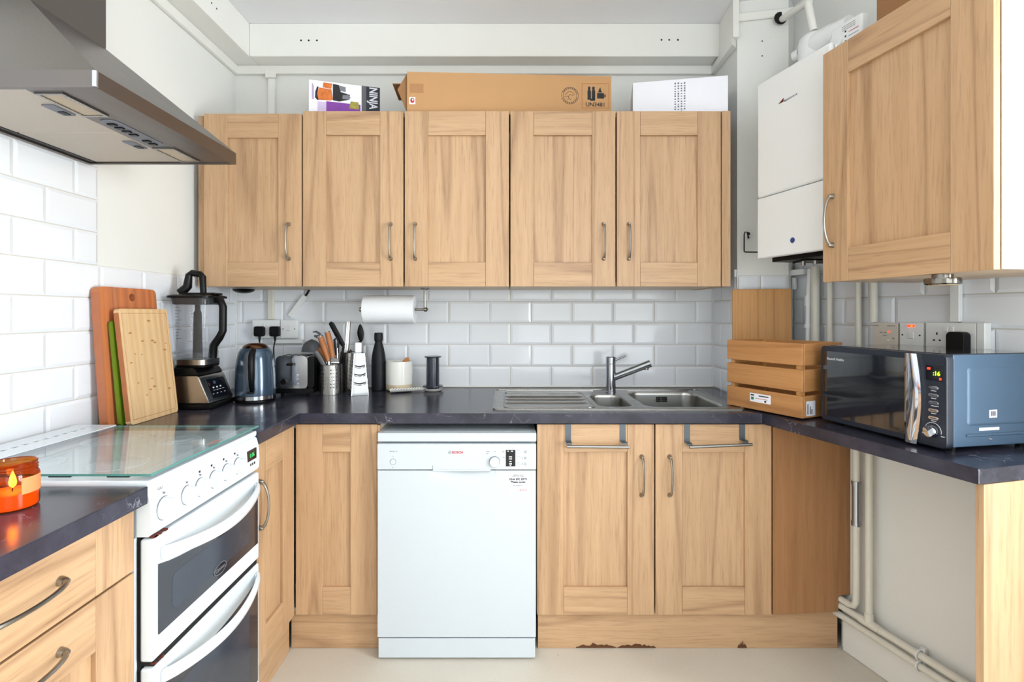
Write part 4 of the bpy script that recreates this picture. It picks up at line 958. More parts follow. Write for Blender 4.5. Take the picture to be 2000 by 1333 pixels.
for k in range(13): MB().box(jx-0.045, jx-(0.030 if k % 3 else 0.020), jy-0.0745-0.0006*k, jy-0.0742-0.0006*k, 0.285+k*0.0125, 0.2862+k*0.0125).build('scale_mark', M['ink'], jug)
for k in range(3): MB().box(jx+0.022, jx+0.046, jy-0.0758-0.0018*k, jy-0.0755-0.0018*k, 0.30+k*0.043, 0.3012+k*0.043).build('scale_mark', M['ink'], jug)
lid = MB(); lid.loft([sq(0.074, 0.072, 0.424), sq(0.078, 0.076, 0.4505), sq(0.0905, 0.084, 0.4508), sq(0.0905, 0.084, 0.459), sq(0.078, 0.074, 0.464)]); lid = lid.build('lid', M['black'], r, 40)
MB().box(jx-0.062, jx+0.09, jy-0.03, jy+0.03, 0.4642, 0.473, 0.003).build('lid_latch', M['black'], lid)
mb = MB(); mb.prism_y([(jx-0.068, 0.473), (jx+0.035, 0.473), (jx+0.032, 0.545), (jx+0.024, 0.552), (jx-0.022, 0.560), (jx-0.034, 0.552), (jx-0.040, 0.50)], jy-0.013, jy-0.0005)
o = MB(); zs_ = [(jx-0.064, 0.473), (jx-0.036, 0.500), (jx-0.030, 0.548), (jx-0.018, 0.556), (jx+0.018, 0.550), (jx+0.027, 0.540), (jx+0.030, 0.473)]
o.tube([(x, jy-0.01, z) for x, z in zs_], [0.020, 0.018, 0.0135, 0.0135, 0.0135, 0.0135, 0.0125], 8); mb.bm.free(); o.build('lid_grip', M['black'], lid, 50)
hd = MB(); hd.tube([(jx+0.078, jy-0.01, 0.444), (jx+0.104, jy-0.012, 0.438), (jx+0.113, jy-0.012, 0.415), (jx+0.112, jy-0.012, 0.315), (jx+0.098, jy-0.010, 0.288), (jx+0.070, jy-0.006, 0.252), (jx+0.064, jy-0.004, 0.20)], [0.014, 0.0155, 0.0155, 0.0155, 0.0155, 0.0165, 0.017], 10); hd.build('handle', M['black'], jug, 50)

# ------------------------------------------------------------------ kettle
kx_, ky_ = fx(499, 2.285), 2.285
r = thing('kettle', 'blue-grey jug kettle with black handle in front of the sockets', 'kettle', (kx_, ky_, WT))
MB().lathe([(0.080, 0.0008), (0.083, 0.004), (0.083, 0.010), (0.078, 0.012)], n=32).build('power_base', M['black'], r, 40)
MB().lathe([(0.081, 0.0122), (0.083, 0.014), (0.083, 0.030), (0.081, 0.031)], n=32).build('steel_band', M['chrome'], r, 40)
prof = [(0.0825, 0.0312), (0.0835, 0.05), (0.083, 0.10), (0.080, 0.15), (0.075, 0.19), (0.068, 0.218), (0.060, 0.232), (0.052, 0.236)]
body = MB().lathe(prof, n=36).build('body', M['kettle'], r, 50)
lid = MB().lathe([(0.053, 0.2362), (0.050, 0.243), (0.042, 0.250), (0.028, 0.2555), (0.002, 0.257)], n=28).build('lid', M['copper'], r, 50)
mb = MB(); dx, dy = 0.30, -0.954; KA = math.atan2(dx, -dy)
pts = [(0.055, 0.226), (0.085, 0.222), (0.106, 0.205), (0.114, 0.17), (0.112, 0.12), (0.103, 0.075), (0.088, 0.060), (0.078, 0.064)]
mb.tube([(dx*d, dy*d, z) for d, z in pts], [0.012, 0.013, 0.0135, 0.013, 0.012, 0.011, 0.010, 0.010], 10); mb.build('handle', M['black'], r, 50)
MB().prism_y([(x-0.016, z) for x, z in rrect(-0.013, 0.013, 0.095, 0.215, 0.013, 5)], -0.0865, -0.070, 0.002).build('water_gauge', M['matblack'], body, 40).rotation_euler = (0, 0, KA+0.16)
MB().box(-0.030, 0.000, -0.092, -0.078, 0.044, 0.054, 0.003).build('switch', M['black'], body).rotation_euler = (0, 0, KA+0.1)

# ------------------------------------------------------------------ toaster
tx0, tx1, ty0, ty1, thh = -1.085, -0.898, 2.415, 2.545, 0.188
r = thing('toaster', 'polished steel four-slot toaster with black ends behind the kettle', 'toaster', (0, 0, WT))
mb = MB().prism_y(rrect(tx0+0.006, tx1-0.03, 0.03, thh, 0.024, 5), ty0+0.004, ty1, 0.002); bd = mb.build('housing', M['toaster'], r, 40)
MB().prism_y(rrect(tx0, tx1, 0.012, 0.036, 0.008, 3), ty0, ty1+0.004, 0.002).build('base', M['black'], r, 40)
MB().prism_y(rrect(tx1-0.0295, tx1, 0.0365, thh-0.002, 0.012, 4), ty0+0.002, ty1+0.002, 0.003).build('end_panel', M['black'], r, 40)
for k in range(2): MB().box(tx0+0.02+0.06*k*2.0, tx0+0.03+0.06*k*2.0, ty0+0.03, ty0+0.05, 0.0008, 0.012).build('foot', M['black'], r)
for k in range(4): MB().box(tx0+0.03+k*0.033, tx0+0.046+k*0.033, ty0+0.022, ty1-0.022, thh-0.0008, thh+0.0006).build('slot', M['dark'], bd)
fw = ty0+0.0035
MB().box(-1.006, -1.002, fw-0.0006, fw+0.0012, 0.07, 0.168).build('lever_slot', M['dark'], bd)
lv = MB().box(-1.020, -0.988, fw-0.020, fw-0.001, 0.143, 0.154, 0.003).build('lever', M['black'], r)
MB().tube([(-1.004, fw-0.002, 0.170), (-1.002, fw-0.006, 0.182), (-0.993, fw-0.008, 0.186)], 0.0018, 6).build('lever_wire', M['black'], lv)
MB().tube([(-1.036, fw-0.001, 0.068), (-1.036, fw-0.014, 0.068)], [0.0145, 0.013], 18).build('browning_dial', M['black'], bd, 40)
for z in (0.098, 0.078, 0.056): MB().tube([(-0.976, fw-0.0005, z), (-0.976, fw-0.006, z)], [0.0068, 0.006], 12).build('button', M['chrome'], bd, 40)

# ------------------------------------------------------------------ utensil holders, grater, bottle
def holder(name, label, cx, cy, rad, h, cols, rows_):
    r = thing(name, label, 'utensil holder', (cx, cy, WT), 0, 'perforated steel utensil holders'); mb = MB()
    ang = []; solid = []
    for c in cols:
        ang += [c-0.052, c+0.052]
    ang.sort(); n0 = len(ang); full = []
    for i in range(n0):
        full.append((ang[i], i % 2 == 0)); nx = ang[i+1] if i+1 < n0 else ang[0]+2*PI
        if i % 2 == 1:
            k = max(1, int((nx-ang[i])/0.22))
            for j in range(1, k): full.append((ang[i]+(nx-ang[i])*j/k, False))
    zs = [0.001, 0.006]; zh = set()
    for z in rows_: zh.add(len(zs)-0); zs += [z-0.0028, z+0.0028]
    zs += [h-0.004, h]
    n = len(full)
    for side, rr in ((0, rad), (1, rad-0.0012)):
        G = [[mb._v((rr*math.cos(a), rr*math.sin(a), z)) for a, _ in full] for z in zs]
        for j in range(len(zs)-1):
            for i in range(n):
                i2 = (i+1) % n
                if full[i][1] and j in zh: continue
                q = (G[j][i], G[j][i2], G[j+1][i2], G[j+1][i]); mb.bm.faces.new(q if side == 0 else q[::-1])
    b = mb.build('cup', M['steelz'], r, 50)
    MB().tube([(rad*math.cos(a*PI/16), rad*math.sin(a*PI/16), h) for a in range(33)], 0.0014, 5).build('rim', M['steel'], b, 60)
    MB().lathe([(rad-0.0015, 0.0014), (rad-0.0015, 0.0024)], n=28).build('bottom', M['steel'], b)
    return r
front = -PI/2
cols1 = [front+s+o_ for s in (-0.52, 0.62, 1.75, -1.65, 2.9) for o_ in (-0.24, 0.0, 0.24)]
h1x, h1y = fx(645, 2.49), 2.49
holder('utensil_holder', 'short perforated steel utensil holder with wooden-handled tools, beside the toaster', h1x, h1y, 0.054, 0.142, cols1, [0.036+k*0.0165 for k in range(6)])
h2x, h2y = fx(686, 2.60), 2.60
holder('utensil_holder', 'taller perforated steel utensil holder half hidden behind the grater', h2x, h2y, 0.052, 0.192, [front-0.75+o_ for o_ in (0,)]+[front+s for s in (0.55, 1.4, 2.4, -1.7)], [0.03+k*0.0172 for k in range(9)])
GU = 'utensils standing in the steel holders'
def utensil(name, label, cat='utensil'): return thing(name, label, cat, (0, 0, WT), 0, GU)
def P(u, v, d): return (fx(u, d), d, fz(v, d)-WT)
def stick(parent, name, mat, pts, rs, n=10, sx=1.0): return MB().tube(pts, rs, n, True, sx).build(name, M[mat], parent, 50)
# short holder
r = utensil('wooden_handled_tool', 'steel kitchen tool with a wooden handle, nearer the black spatula')
stick(r, 'grip', 'oakhandle', [P(650, 700, 2.47), P(646, 676, 2.475), P(639.5, 650, 2.48)], [0.0105, 0.0145, 0.0135]); stick(r, 'end_cap', 'chrome', [P(639.4, 650.5, 2.48), P(638.7, 648, 2.48)], [0.0138, 0.012]); stick(r, 'shank', 'chrome', [P(650.2, 700.5, 2.47), P(652.5, 740, 2.46)], [0.008, 0.006])
r = utensil('wooden_handled_tool', 'steel kitchen tool with a wooden handle leaning over the toaster')
stick(r, 'grip', 'oakhandle', [P(641.5, 706, 2.46), P(634, 682, 2.463), P(626, 659, 2.466)], [0.0105, 0.0145, 0.0135]); stick(r, 'end_cap', 'chrome', [P(625.9, 658.5, 2.466), P(625.2, 656, 2.466)], [0.0138, 0.012]); stick(r, 'shank', 'chrome', [P(641.8, 706.5, 2.46), P(646, 745, 2.455)], [0.008, 0.006])
r = utensil('wooden_handled_tool', 'wooden-handled tool mostly hidden behind the other two wooden handles')
stick(r, 'grip', 'oakhandle', [P(637, 706, 2.50), P(625, 680, 2.50)], [0.012, 0.014]); stick(r, 'shank', 'chrome', [P(637.3, 706.7, 2.50), P(645, 738, 2.50)], [0.007, 0.005])
r = utensil('spatula', 'dark grey slotted nylon handle lying lowest over the toaster side')
stick(r, 'blade', 'greyplastic', [P(637, 722, 2.445), P(624, 699, 2.445), P(616, 687, 2.445)], [0.010, 0.0115, 0.011], 8, 0.5)
stick(r, 'stem', 'greyplastic', [P(637.4, 722.8, 2.445), P(645, 750, 2.46)], [0.008, 0.006])
r = utensil('ladle', 'black nylon ladle with its bowl turned up above the toaster')
mb = MB(); lx, ly_, lz = P(609, 690, 2.605); L = []
for k in range(6):
    a = k/5*PI/2; L.append([(lx+0.052*math.cos(a)*math.cos(q_*PI/10), ly_+0.030*math.cos(a)*math.sin(q_*PI/10), lz+0.006+0.064*math.sin(a)*(0.96 if k < 5 else 1)) for q_ in range(20)])
mb.loft(L, True, True); lo_ = mb.build('bowl', M['greyplastic'], r, 60)
stick(r, 'stem', 'black', [P(618, 694, 2.60), P(636, 726, 2.53), P(645, 748, 2.50)], [0.006, 0.005, 0.005])
r = utensil('slotted_spoon', 'grey nylon pasta spoon with curled prongs behind the wooden handles')
stick(r, 'prong', 'greyplastic', [P(611, 649, 2.55), P(617, 648, 2.55), P(624, 652, 2.55), P(628, 660, 2.55)], [0.003, 0.005, 0.006, 0.006], 8); stick(r, 'prong', 'greyplastic', [P(614, 656, 2.545), P(619, 658, 2.545), P(626, 655, 2.55)], [0.005, 0.008, 0.005], 8); stick(r, 'stem', 'black', [P(628.2, 660.8, 2.55), P(637, 690, 2.53), P(646, 740, 2.51)], [0.006, 0.005, 0.005])
r = utensil('spatula', 'long black nylon turner leaning to the left over the short holder')
stick(r, 'blade', 'black', [P(644.5, 630, 2.53), P(648, 634, 2.53), P(664, 664, 2.525), P(671, 676, 2.52)], [0.008, 0.0135, 0.0135, 0.010], 10, 0.35); stick(r, 'stem', 'black', [P(671.3, 676.6, 2.52), P(666, 700, 2.515), P(658, 745, 2.50)], [0.006, 0.005, 0.005])
r = utensil('kitchen_scissors', 'black-handled kitchen scissors standing among the wooden handles')
stick(r, 'grip', 'matblack', [P(657, 694, 2.51), P(655, 680, 2.515), P(653, 664, 2.515), P(658, 660, 2.515), P(661, 668, 2.515), P(660, 690, 2.51)], 0.0055, 8); stick(r, 'blade', 'chrome', [P(658.5, 694.6, 2.51), P(657, 742, 2.50)], [0.007, 0.004], 8, 0.4)
r = utensil('masher', 'steel masher with a flat head at the front of the short holder')
stick(r, 'head', 'chrome', [P(648, 709, 2.455), P(663, 709, 2.46)], [0.010, 0.010], 8); stick(r, 'plate', 'steel', [P(649, 722, 2.452), P(655, 700, 2.452)], [0.018, 0.018], 4, 0.2)
r = utensil('whisk_handle', 'thin steel skewer standing in the short holder')
stick(r, 'rod', 'chrome', [P(659, 740, 2.49), P(658.5, 680, 2.495)], [0.0035, 0.0035])
# tall holder
r = utensil('tongs', 'grey metal tongs standing upright in the taller holder')
for k in (0, 1): stick(r, 'arm', 'steelz', [P(674+k*3, 700, 2.57), P(677+k*3, 665, 2.575), P(679.5+k*3.4, 628, 2.58)], [0.0085, 0.0085, 0.007], 6, 0.5)
stick(r, 'hinge', 'black', [P(673, 690, 2.565), P(669, 700, 2.56), P(667, 712, 2.555)], [0.004, 0.005, 0.005], 6)
r = utensil('serving_spoon', 'black nylon spoon pointing up above the grater')
mb = MB(); L = []
for z_, w_ in ((668, .2), (664, .62), (656, .92), (650, 1.0), (643, .78), (637, .45), (633.5, .12)):
    c = P(704.3-(650-z_)*0.05, z_, 2.60); L.append([(c[0]+0.0175*w_*math.cos(q_*PI/6), c[1]+0.006*w_*math.sin(q_*PI/6), c[2]) for q_ in range(12)])
mb.loft(L); mb.build('spoon_bowl', M['black'], r, 60); stick(r, 'stem', 'black', [P(703.3, 667, 2.60), P(701, 683, 2.60), P(694, 740, 2.585)], [0.0075, 0.0085, 0.005])
r = utensil('peeler', 'black looped tool handle just above the rim of the taller holder')
stick(r, 'loop', 'black', [P(684, 697, 2.56), P(682.5, 688, 2.56), P(685, 684, 2.56), P(687.5, 688, 2.56), P(687, 697, 2.56)], 0.004, 6); stick(r, 'stem', 'black', [P(685.5, 697.5, 2.56), P(686, 740, 2.565)], 0.004, 6)

gx, gy = fx(711.3, 2.44), 2.44
r = thing('box_grater', 'upright steel box grater in front of the black bottle', 'grater', (gx-0.02, gy, WT), 0.50)
hg = 0.202; b0, b1, d0, d1 = 0.0435, 0.028, 0.043, 0.030
def gl(z): 
    t = z/hg; return b0+(b1-b0)*t, d0+(d1-d0)*t
def gring(z):
    a, b = gl(z); cy = 0.037; return [(x, y+cy, z) for x, y in rrect(-a, a, -b, b, 0.006, 2)]
bd = MB().loft([gring(0.001), gring(hg*0.5), gring(hg-0.012), gring(hg-0.004), [(x*0.7, 0.037+(y-0.037)*0.7, hg) for x, y, z in gring(hg)]]).build('body', M['chrome'], r, 35)
for k, z in enumerate((0.052, 0.092, 0.132)):
    a, b = gl(z); y = 0.037-b; pts = [(-a*0.72+2*a*0.72*t/8, y-0.0012-0.004*math.sin(PI*t/8), z+0.004-0.006*math.sin(PI*t/8)) for t in range(9)]
    MB().tube(pts, [0.0012]+[0.003]*7+[0.0012], 8).build('slicer_blade', M['chrome'], bd, 50)
    MB().tube([(x, yy+0.003, zz_+0.0062) for x, yy, zz_ in pts], 0.0024, 6).build('slicer_slot', M['dark'], bd, 50)
mb = MB()
for i in range(9):
    for j in range(4):
        z = 0.03+i*0.017+(j % 2)*0.008; a, b = gl(z); mb.tube([(-a+0.001, 0.037-b*0.7+b*1.4*j/3, z), (-a-0.004, 0.037-b*0.7+b*1.4*j/3, z+0.005)], [0.0045, 0.0012], 6)
stuff(mb.build('grating_teeth', M['steelz'], bd, 40))
MB().box(-0.0155, 0.0145, 0.027, 0.049, hg+0.0003, hg+0.046, 0.003, 2).build('handle', M['plastic'], r, 40)

bx_, by_ = fx(739.5, 2.605), 2.605
r = thing('water_bottle', 'matt black insulated water bottle between grater and white pot', 'bottle', (bx_, by_, WT))
MB().lathe([(0.033, 0.001), (0.035, 0.004), (0.0355, 0.15), (0.033, 0.178), (0.026, 0.212), (0.0195, 0.236), (0.0180, 0.246)], n=32).build('body', M['matblack'], r, 50)
MB().lathe([(0.0186, 0.2462), (0.0212, 0.250), (0.0222, 0.262), (0.0215, 0.284), (0.0195, 0.290), (0.004, 0.2905)], n=28).build('cap', M['matblack'], r, 40)

px_, py_ = fx(779.5, 2.605), 2.605
r = thing('ceramic_pot', 'white ceramic pot with a bare stoneware base', 'pot', (px_, py_, WT))
MB().lathe([(0.055, 0.001), (0.0635, 0.006), (0.0652, 0.016), (0.0655, 0.0335)], n=36).build('bare_base', M['bare'], r, 50)
mb = MB(); mb.lathe([(0.0655, 0.0337), (0.0662, 0.036), (0.0665, 0.13), (0.0660, 0.1465), (0.0630, 0.1475), (0.0615, 0.14), (0.061, 0.05), (0.002, 0.045)], n=36); mb.build('glazed_body', M['ceramic'], r, 40)
r = thing('wooden_spatula', 'wooden spatula tip sticking out of the white ceramic pot', 'spatula', (0, 0, WT))
a, b = Vector(P(779, 722, 2.60)), Vector(P(796.5, 703, 2.60)); dv = (b-a).normalized(); nv = Vector((-dv.z, 0, dv.x))
mb = MB(); q = [a-dv*0.06-nv*0.006, a+nv*-0.010, b-nv*0.014, b+dv*0.012+nv*0.004, b+nv*0.016, a+nv*0.012, a-dv*0.06+nv*0.006]
mb.prism_y([(p.x, p.z) for p in q], 2.596, 2.603, 0.0015); mb.build('blade', M['spoonwood'], r)

ax_, ay_ = fx(845.5, 2.585), 2.585
r = thing('spoon_rest', 'white spoon rest with a dotted black rim under the coffee press', 'spoon rest', (0, 0, WT))
mb = MB(); mb.lathe([(0.036, 0.001), (0.042, 0.003), (0.0535, 0.014), (0.0520, 0.0155), (0.040, 0.006), (0.002, 0.005)], ax_, ay_, 32); dsh = mb.build('dish', M['ceramic'], r, 50)
mb = MB(); e = Vector((fx(763, 2.505), 2.50, 0)); s0 = Vector((ax_-0.045, ay_-0.018, 0)); L = []
for k in range(9):
    t = k/8; c = s0.lerp(e, t); dv = (e-s0).normalized(); nv = Vector((-dv.y, dv.x, 0)); w_ = 0.017+0.005*t; z0 = 0.004; 
    L.append([(c.x+nv.x*w_*s, c.y+nv.y*w_*s, z0+0.011*s*s+o_) for s, o_ in ((-1, 0.002), (-.6, 0), (0, -0.001), (.6, 0), (1, 0.002), (1, 0.005), (.6, 0.003), (0, 0.002), (-.6, 0.003), (-1, 0.005))])
mb.loft(L); hnd = mb.build('handle', M['ceramic'], r, 50)
mb = MB()
for k in range(40):
    a = k*PI/20; mb.box(ax_+0.0527*math.cos(a)-0.0016, ax_+0.0527*math.cos(a)+0.0016, ay_+0.0527*math.sin(a)-0.0016, ay_+0.0527*math.sin(a)+0.0016, 0.0146, 0.0160)
dv = (e-s0).normalized(); nv = Vector((-dv.y, dv.x, 0))
for k in range(12):
    for s in (-1, 1):
        c = s0.lerp(e, (k+.5)/12)+nv*(0.017+0.005*(k+.5)/12)*s; mb.box(c.x-0.0018, c.x+0.0018, c.y-0.0018, c.y+0.0018, 0.0186, 0.0208)
stuff(mb.build('dotted_pattern', M['ink'], dsh))
r = thing('coffee_press', 'dark grey cylindrical coffee press standing on the spoon rest', 'coffee maker', (ax_, ay_, WT+0.0062))
MB().lathe([(0.030, 0.0006), (0.032, 0.010), (0.034, 0.012), (0.034, 0.016)], n=28).build('filter_cap', M['aero'], r, 40)
MB().prism([(0.050*math.cos(PI/6*k+0.2), 0.050*math.sin(PI/6*k+0.2)) for k in range(12)], 0.0162, 0.0215, 0.001).build('flange', M['aero'], r)
MB().lathe([(0.0325, 0.0217), (0.0315, 0.16)], n=28).build('chamber', M['aero'], r, 40)
MB().lathe([(0.0315, 0.1602), (0.042, 0.162), (0.0425, 0.166), (0.038, 0.168), (0.002, 0.1675)], n=28).build('plunger_top', M['aero'], r, 40)

# ------------------------------------------------------------------ kitchen roll on its holder
rz_ = fz(605, 2.50); rx0, rx1 = fx(712, 2.5), fx(811, 2.5)
r = thing('kitchen_roll', 'white kitchen paper roll hanging under the wall cabinets', 'kitchen roll', (rx0, 2.5, rz_))
mb = MB(); wr = rx1-rx0; n = 40; R_ = 0.068
prof = [(0.0, 0.021), (0.0, R_-0.003), (0.003, R_), (wr-0.003, R_), (wr, R_-0.003), (wr, 0.021)]
mb.loft([[(x, q*math.cos(2*PI*k/n), q*math.sin(2*PI*k/n)) for k in range(n)] for x, q in prof]+[[(0.0, 0.021*math.cos(2*PI*k/n), 0.021*math.sin(2*PI*k/n)) for k in range(n)]], False, False); pr_ = mb.build('paper', M['paper'], r, 40)
r = thing('roll_holder', 'satin steel kitchen roll holder screwed under the wall cabinets', 'roll holder', (0, 0, 0))
MB().tube([(rx0-0.018, 2.5, rz_), (fx(832, 2.5), 2.5, rz_)], 0.006, 12).build('rod', M['handle'], r, 40)
MB().tube([(rx0-0.026, 2.5, rz_), (rx0-0.022, 2.5, rz_), (rx0-0.012, 2.5, rz_), (rx0-0.010, 2.5, rz_)], [0.006, 0.012, 0.012, 0.008], 16).build('end_knob', M['handle'], r, 40)
xe = fx(830, 2.5); MB().tube([(xe-0.010, 2.5, rz_), (xe-0.002, 2.5, rz_), (xe+0.008, 2.5, rz_), (xe+0.014, 2.5, rz_)], [0.006, 0.011, 0.011, 0.005], 16).build('elbow', M['handle'], r, 40)
MB().tube([(xe, 2.5, rz_+0.008), (xe, 2.5, ZB-0.002)], [0.0065, 0.0065], 12).build('post', M['handle'], r, 40)
MB().lathe([(0.018, ZB-0.006), (0.022, ZB-0.001), (0.022, ZB+0.0015)], xe, 2.5, 20).build('mount', M['handle'], r, 40)

# ------------------------------------------------------------------ candle
cx_, cy_ = fx(22, 1.03), 1.03; RC = 0.0465
r = thing('candle', 'lit candle in an amber glass jar on the near left worktop', 'candle', (cx_, cy_, WT)); r.scale = (0.93, 0.93, 0.93)
jar = MB(); jar.lathe([(0.040, 0.001), (RC-0.001, 0.004), (RC, 0.010), (RC, 0.072), (RC-0.003, 0.077), (RC-0.004, 0.080), (RC-0.002, 0.082), (RC-0.004, 0.085), (RC-0.002, 0.088), (RC-0.004, 0.091), (RC-0.003, 0.097), (RC-0.005, 0.0985), (RC-0.007, 0.097)], n=40, cap1=False); jar.build('jar', M['amber'], r, 40)
MB().lathe([(RC-0.004, 0.003), (RC-0.0025, 0.006), (RC-0.0025, 0.0335), (RC-0.006, 0.0355), (0.010, 0.0345), (0.002, 0.034)], n=36).build('wax', M['wax'], r, 40)
MB().tube([(0.002, 0, 0.034), (0.003, 0, 0.044)], 0.0012, 6).build('wick', M['ink'], r)
MB().lathe([(0.0008, 0.042), (0.0058, 0.048), (0.0068, 0.054), (0.005, 0.064), (0.0025, 0.072), (0.0004, 0.078)], 0.003, 0, 14).build('flame', M['flame'], r, 60)
mb = MB(); n = 12; L = []
for z in (0.034, 0.068): L.append([(q*math.cos(a), q*math.sin(a), z) for q, a in [(RC+0.0003, -0.47+1.5*k/n) for k in range(n+1)]]+[(q*math.cos(a), q*math.sin(a), z) for q, a in [(RC+0.0007, -0.47+1.5*k/n) for k in range(n, -1, -1)]])
mb.loft(L); lb = mb.build('paper_label', M['amberlabel'], r, 40)
li = bpy.data.lights.new('candle_light', 'POINT'); li.energy = 0.35; li.color = (1, 0.55, 0.18); li.shadow_soft_size = 0.006
lo_ = bpy.data.objects.new('candle_light', li); COL.objects.link(lo_); lo_.parent = r; lo_.location = (0.003, 0, 0.060)
# ------------------------------------------------------------------ boxes on top of the wall units
ZTOP = ZT+0.0005
def box_from(name, label, ul, vl, dl, ur, vr, depth, mat, dr=None):
    h = fz(vl, dl)-ZTOP; dr = dr or (ZTOP+h-CZ)*F/(CV-vr)
    a, b = Vector((fx(ul, dl), dl)), Vector((fx(ur, dr), dr)); an = math.atan2(b.y-a.y, b.x-a.x)
    return thing(name, label, 'box', (a.x, a.y, ZTOP), an), (b-a).length, h
r, w, h = box_from('appliance_box', 'white and purple printed appliance box standing on the wall cabinets', 603, 155, 2.36, 742, 172, 0.2, None)
bd = MB().box(0, w, 0, 0.20, 0, h, 0.001).build('carton', M['whitecard'], r)
Wp = w/139.0
def pr(name, u0, u1, v0, v1, mat, y=-0.0004, par=None):   # print placed as fractions of the face
    hv = lambda q: h*(0.30+0.70*q) if q > 0 else 0
    return MB().box(u0*w, u1*w, y, y+0.0006, hv(v0), hv(v1)).build(name, M[mat], par or bd)
pr('navy_band', 0.80, 1.0, 0.0, 1.0, 'navy'); pr('grey_band', 0.735, 0.80, 0.0, 1.0, 'greyplastic')
t = lettering('brand_lettering', 'NINJA', 0.052, M['whiteprint'], bd, (0.90*w, -0.0009, 0.67*h), bold=0.0012, sx=0.72); t.rotation_euler = (PI/2, PI/2, 0)
pr('purple_panel', 0.24, 0.72, 0.0, 0.20, 'purple'); pr('lilac_panel', 0.12, 0.30, 0.0, 0.16, 'lilacp', -0.0003)
mb = MB()
def poly(name, pts, mat, y=-0.0009): MB().prism_y([(a*w, h*(0.30+0.70*b)) for a, b in pts], y, y+0.0005).build(name, M[mat], bd)
poly('printed_bowl', [(0.10, 0.30), (0.13, 0.22), (0.30, 0.24), (0.33, 0.30), (0.31, 0.70), (0.14, 0.72)], 'food')
poly('printed_bowl', [(0.19, 0.74), (0.31, 0.72), (0.32, 0.94), (0.20, 0.95)], 'food')
poly('printed_bowl_rim', [(0.085, 0.30), (0.12, 0.20), (0.135, 0.22), (0.115, 0.45), (0.135, 0.74), (0.115, 0.76), (0.09, 0.55)], 'navy')
poly('printed_motor', [(0.33, 0.26), (0.42, 0.24), (0.56, 0.36), (0.57, 0.56), (0.44, 0.64), (0.41, 0.92), (0.33, 0.93)], 'ink')
poly('printed_motor_cap', [(0.46, 0.36), (0.55, 0.36), (0.58, 0.44), (0.55, 0.54), (0.47, 0.52)], 'grink', -0.0013)
poly('printed_beaker', [(0.37, 0.70), (0.51, 0.66), (0.51, 0.86), (0.37, 0.92)], 'grink', -0.0007)
poly('printed_salad', [(0.56, 0.0), (0.70, 0.0), (0.69, 0.30), (0.58, 0.30)], 'veg')
for k, s in enumerate((0.045, 0.062)): pr('small_print', s, s+0.008, 0.22, 0.86-k*0.06, 'purple')
r, w, h = box_from('cardboard_box', 'long open-ended brown cardboard box lying on the wall cabinets', 795, 140, 2.335, 1194, 149, 0.24, None)
D_ = 0.24; mb = MB(); tk = 0.004
mb.box(0, w, 0, tk, 0, h); mb.box(0, w, D_-tk, D_, 0, h); mb.box(0, w, tk, D_-tk, 0, tk); mb.box(0, w, tk, D_-tk, h-tk, h); mb.box(w-tk, w, tk, D_-tk, tk, h-tk)
bd = mb.build('carton', M['card'], r)
fl_ = MB(); fl_.loft([[(-0.001, 0.01, 0.002), (-0.044, 0.005, h*0.57), (-0.001, 0.01, h-0.002)], [(-0.001, 0.0135, 0.002), (-0.044, 0.0085, h*0.57), (-0.001, 0.0135, h-0.002)]]); fl_.build('flap', M['card2'], bd)
MB().box(-0.07, -0.001, 0.03, D_-0.03, h-0.045, h-0.041).build('flap', M['card2'], bd)
H = lambda q: h*(0.15+0.85*q)
for p0, p1 in (((0.006, 0.052), (0.45, 0.70)),): MB().box(p0[0]+0.006, p0[1]+0.022, -0.0006, 0.0003, H(0.40), H(0.66)).build('tape', M['tape'], bd)
lb = MB().box(0.010, 0.037, -0.0006, 0.0003, H(0.07), H(0.27)).build('sticker', M['whitecard'], bd)
def ell(cx, cz, a, b_, y, par, mat, name, k0=0, k1=20): MB().prism_y([(cx+a*math.cos(k*PI/10), cz+b_*math.sin(k*PI/10)) for k in range(k0, k1+(0 if k1-k0 == 20 else 1))], y, y+0.0005).build(name, M[mat], par)
ell(0.024, H(0.175), 0.0095, 0.012, -0.0011, lb, 'redink', 'emblem'); ell(0.022, H(0.19), 0.006, 0.008, -0.0015, lb, 'greenink', 'emblem', 4, 12); ell(0.026, H(0.19), 0.003, 0.005, -0.0019, lb, 'whitecard', 'emblem')
cx, cz = w*(1112-795)/399, H(0.41)
for R_ in (0.039, 0.031): MB().tube([(cx+R_*math.cos(k*PI/16), -0.0003, cz+R_*math.sin(k*PI/16)) for k in range(33)], 0.0007, 5).build('stamp_ring', M['navy'], bd)
for k in range(22):
    a = k*PI/11+0.1
    if abs(math.sin(a)) > 0.2: MB().box(-0.0018, 0.0018, -0.0007, 0, -0.002, 0.002).build('stamp_print', M['navy'], bd, None, (cx+0.035*math.cos(a), 0.0, cz+0.035*math.sin(a))).rotation_euler = (0, -a, 0)
MB().tube([(cx+x, -0.0003, cz+z) for x, z in ((-0.022, 0.002), (-0.01, 0.016), (0.006, 0.018), (0.02, 0.006), (0.012, 0.0), (0.002, 0.006), (-0.008, -0.004), (-0.002, -0.016), (0.006, -0.02))], 0.0008, 5).build('stamp_drawing', M['navy'], bd)
MB().tube([(cx+x, -0.0003, cz+z) for x, z in ((-0.026, -0.006), (-0.012, -0.002), (-0.004, -0.012), (-0.012, -0.022))], 0.0007, 5).build('stamp_drawing', M['navy'], bd)
lx0, lx1 = w*(1136-795)/399, w*(1189-795)/399
MB().tube([(lx0, -0.0003, H(0.06)), (lx1, -0.0003, H(0.06)), (lx1, -0.0003, H(0.78)), (lx0, -0.0003, H(0.78)), (lx0, -0.0003, H(0.06))], 0.0013, 4).build('warning_frame', M['orangeink'], bd)
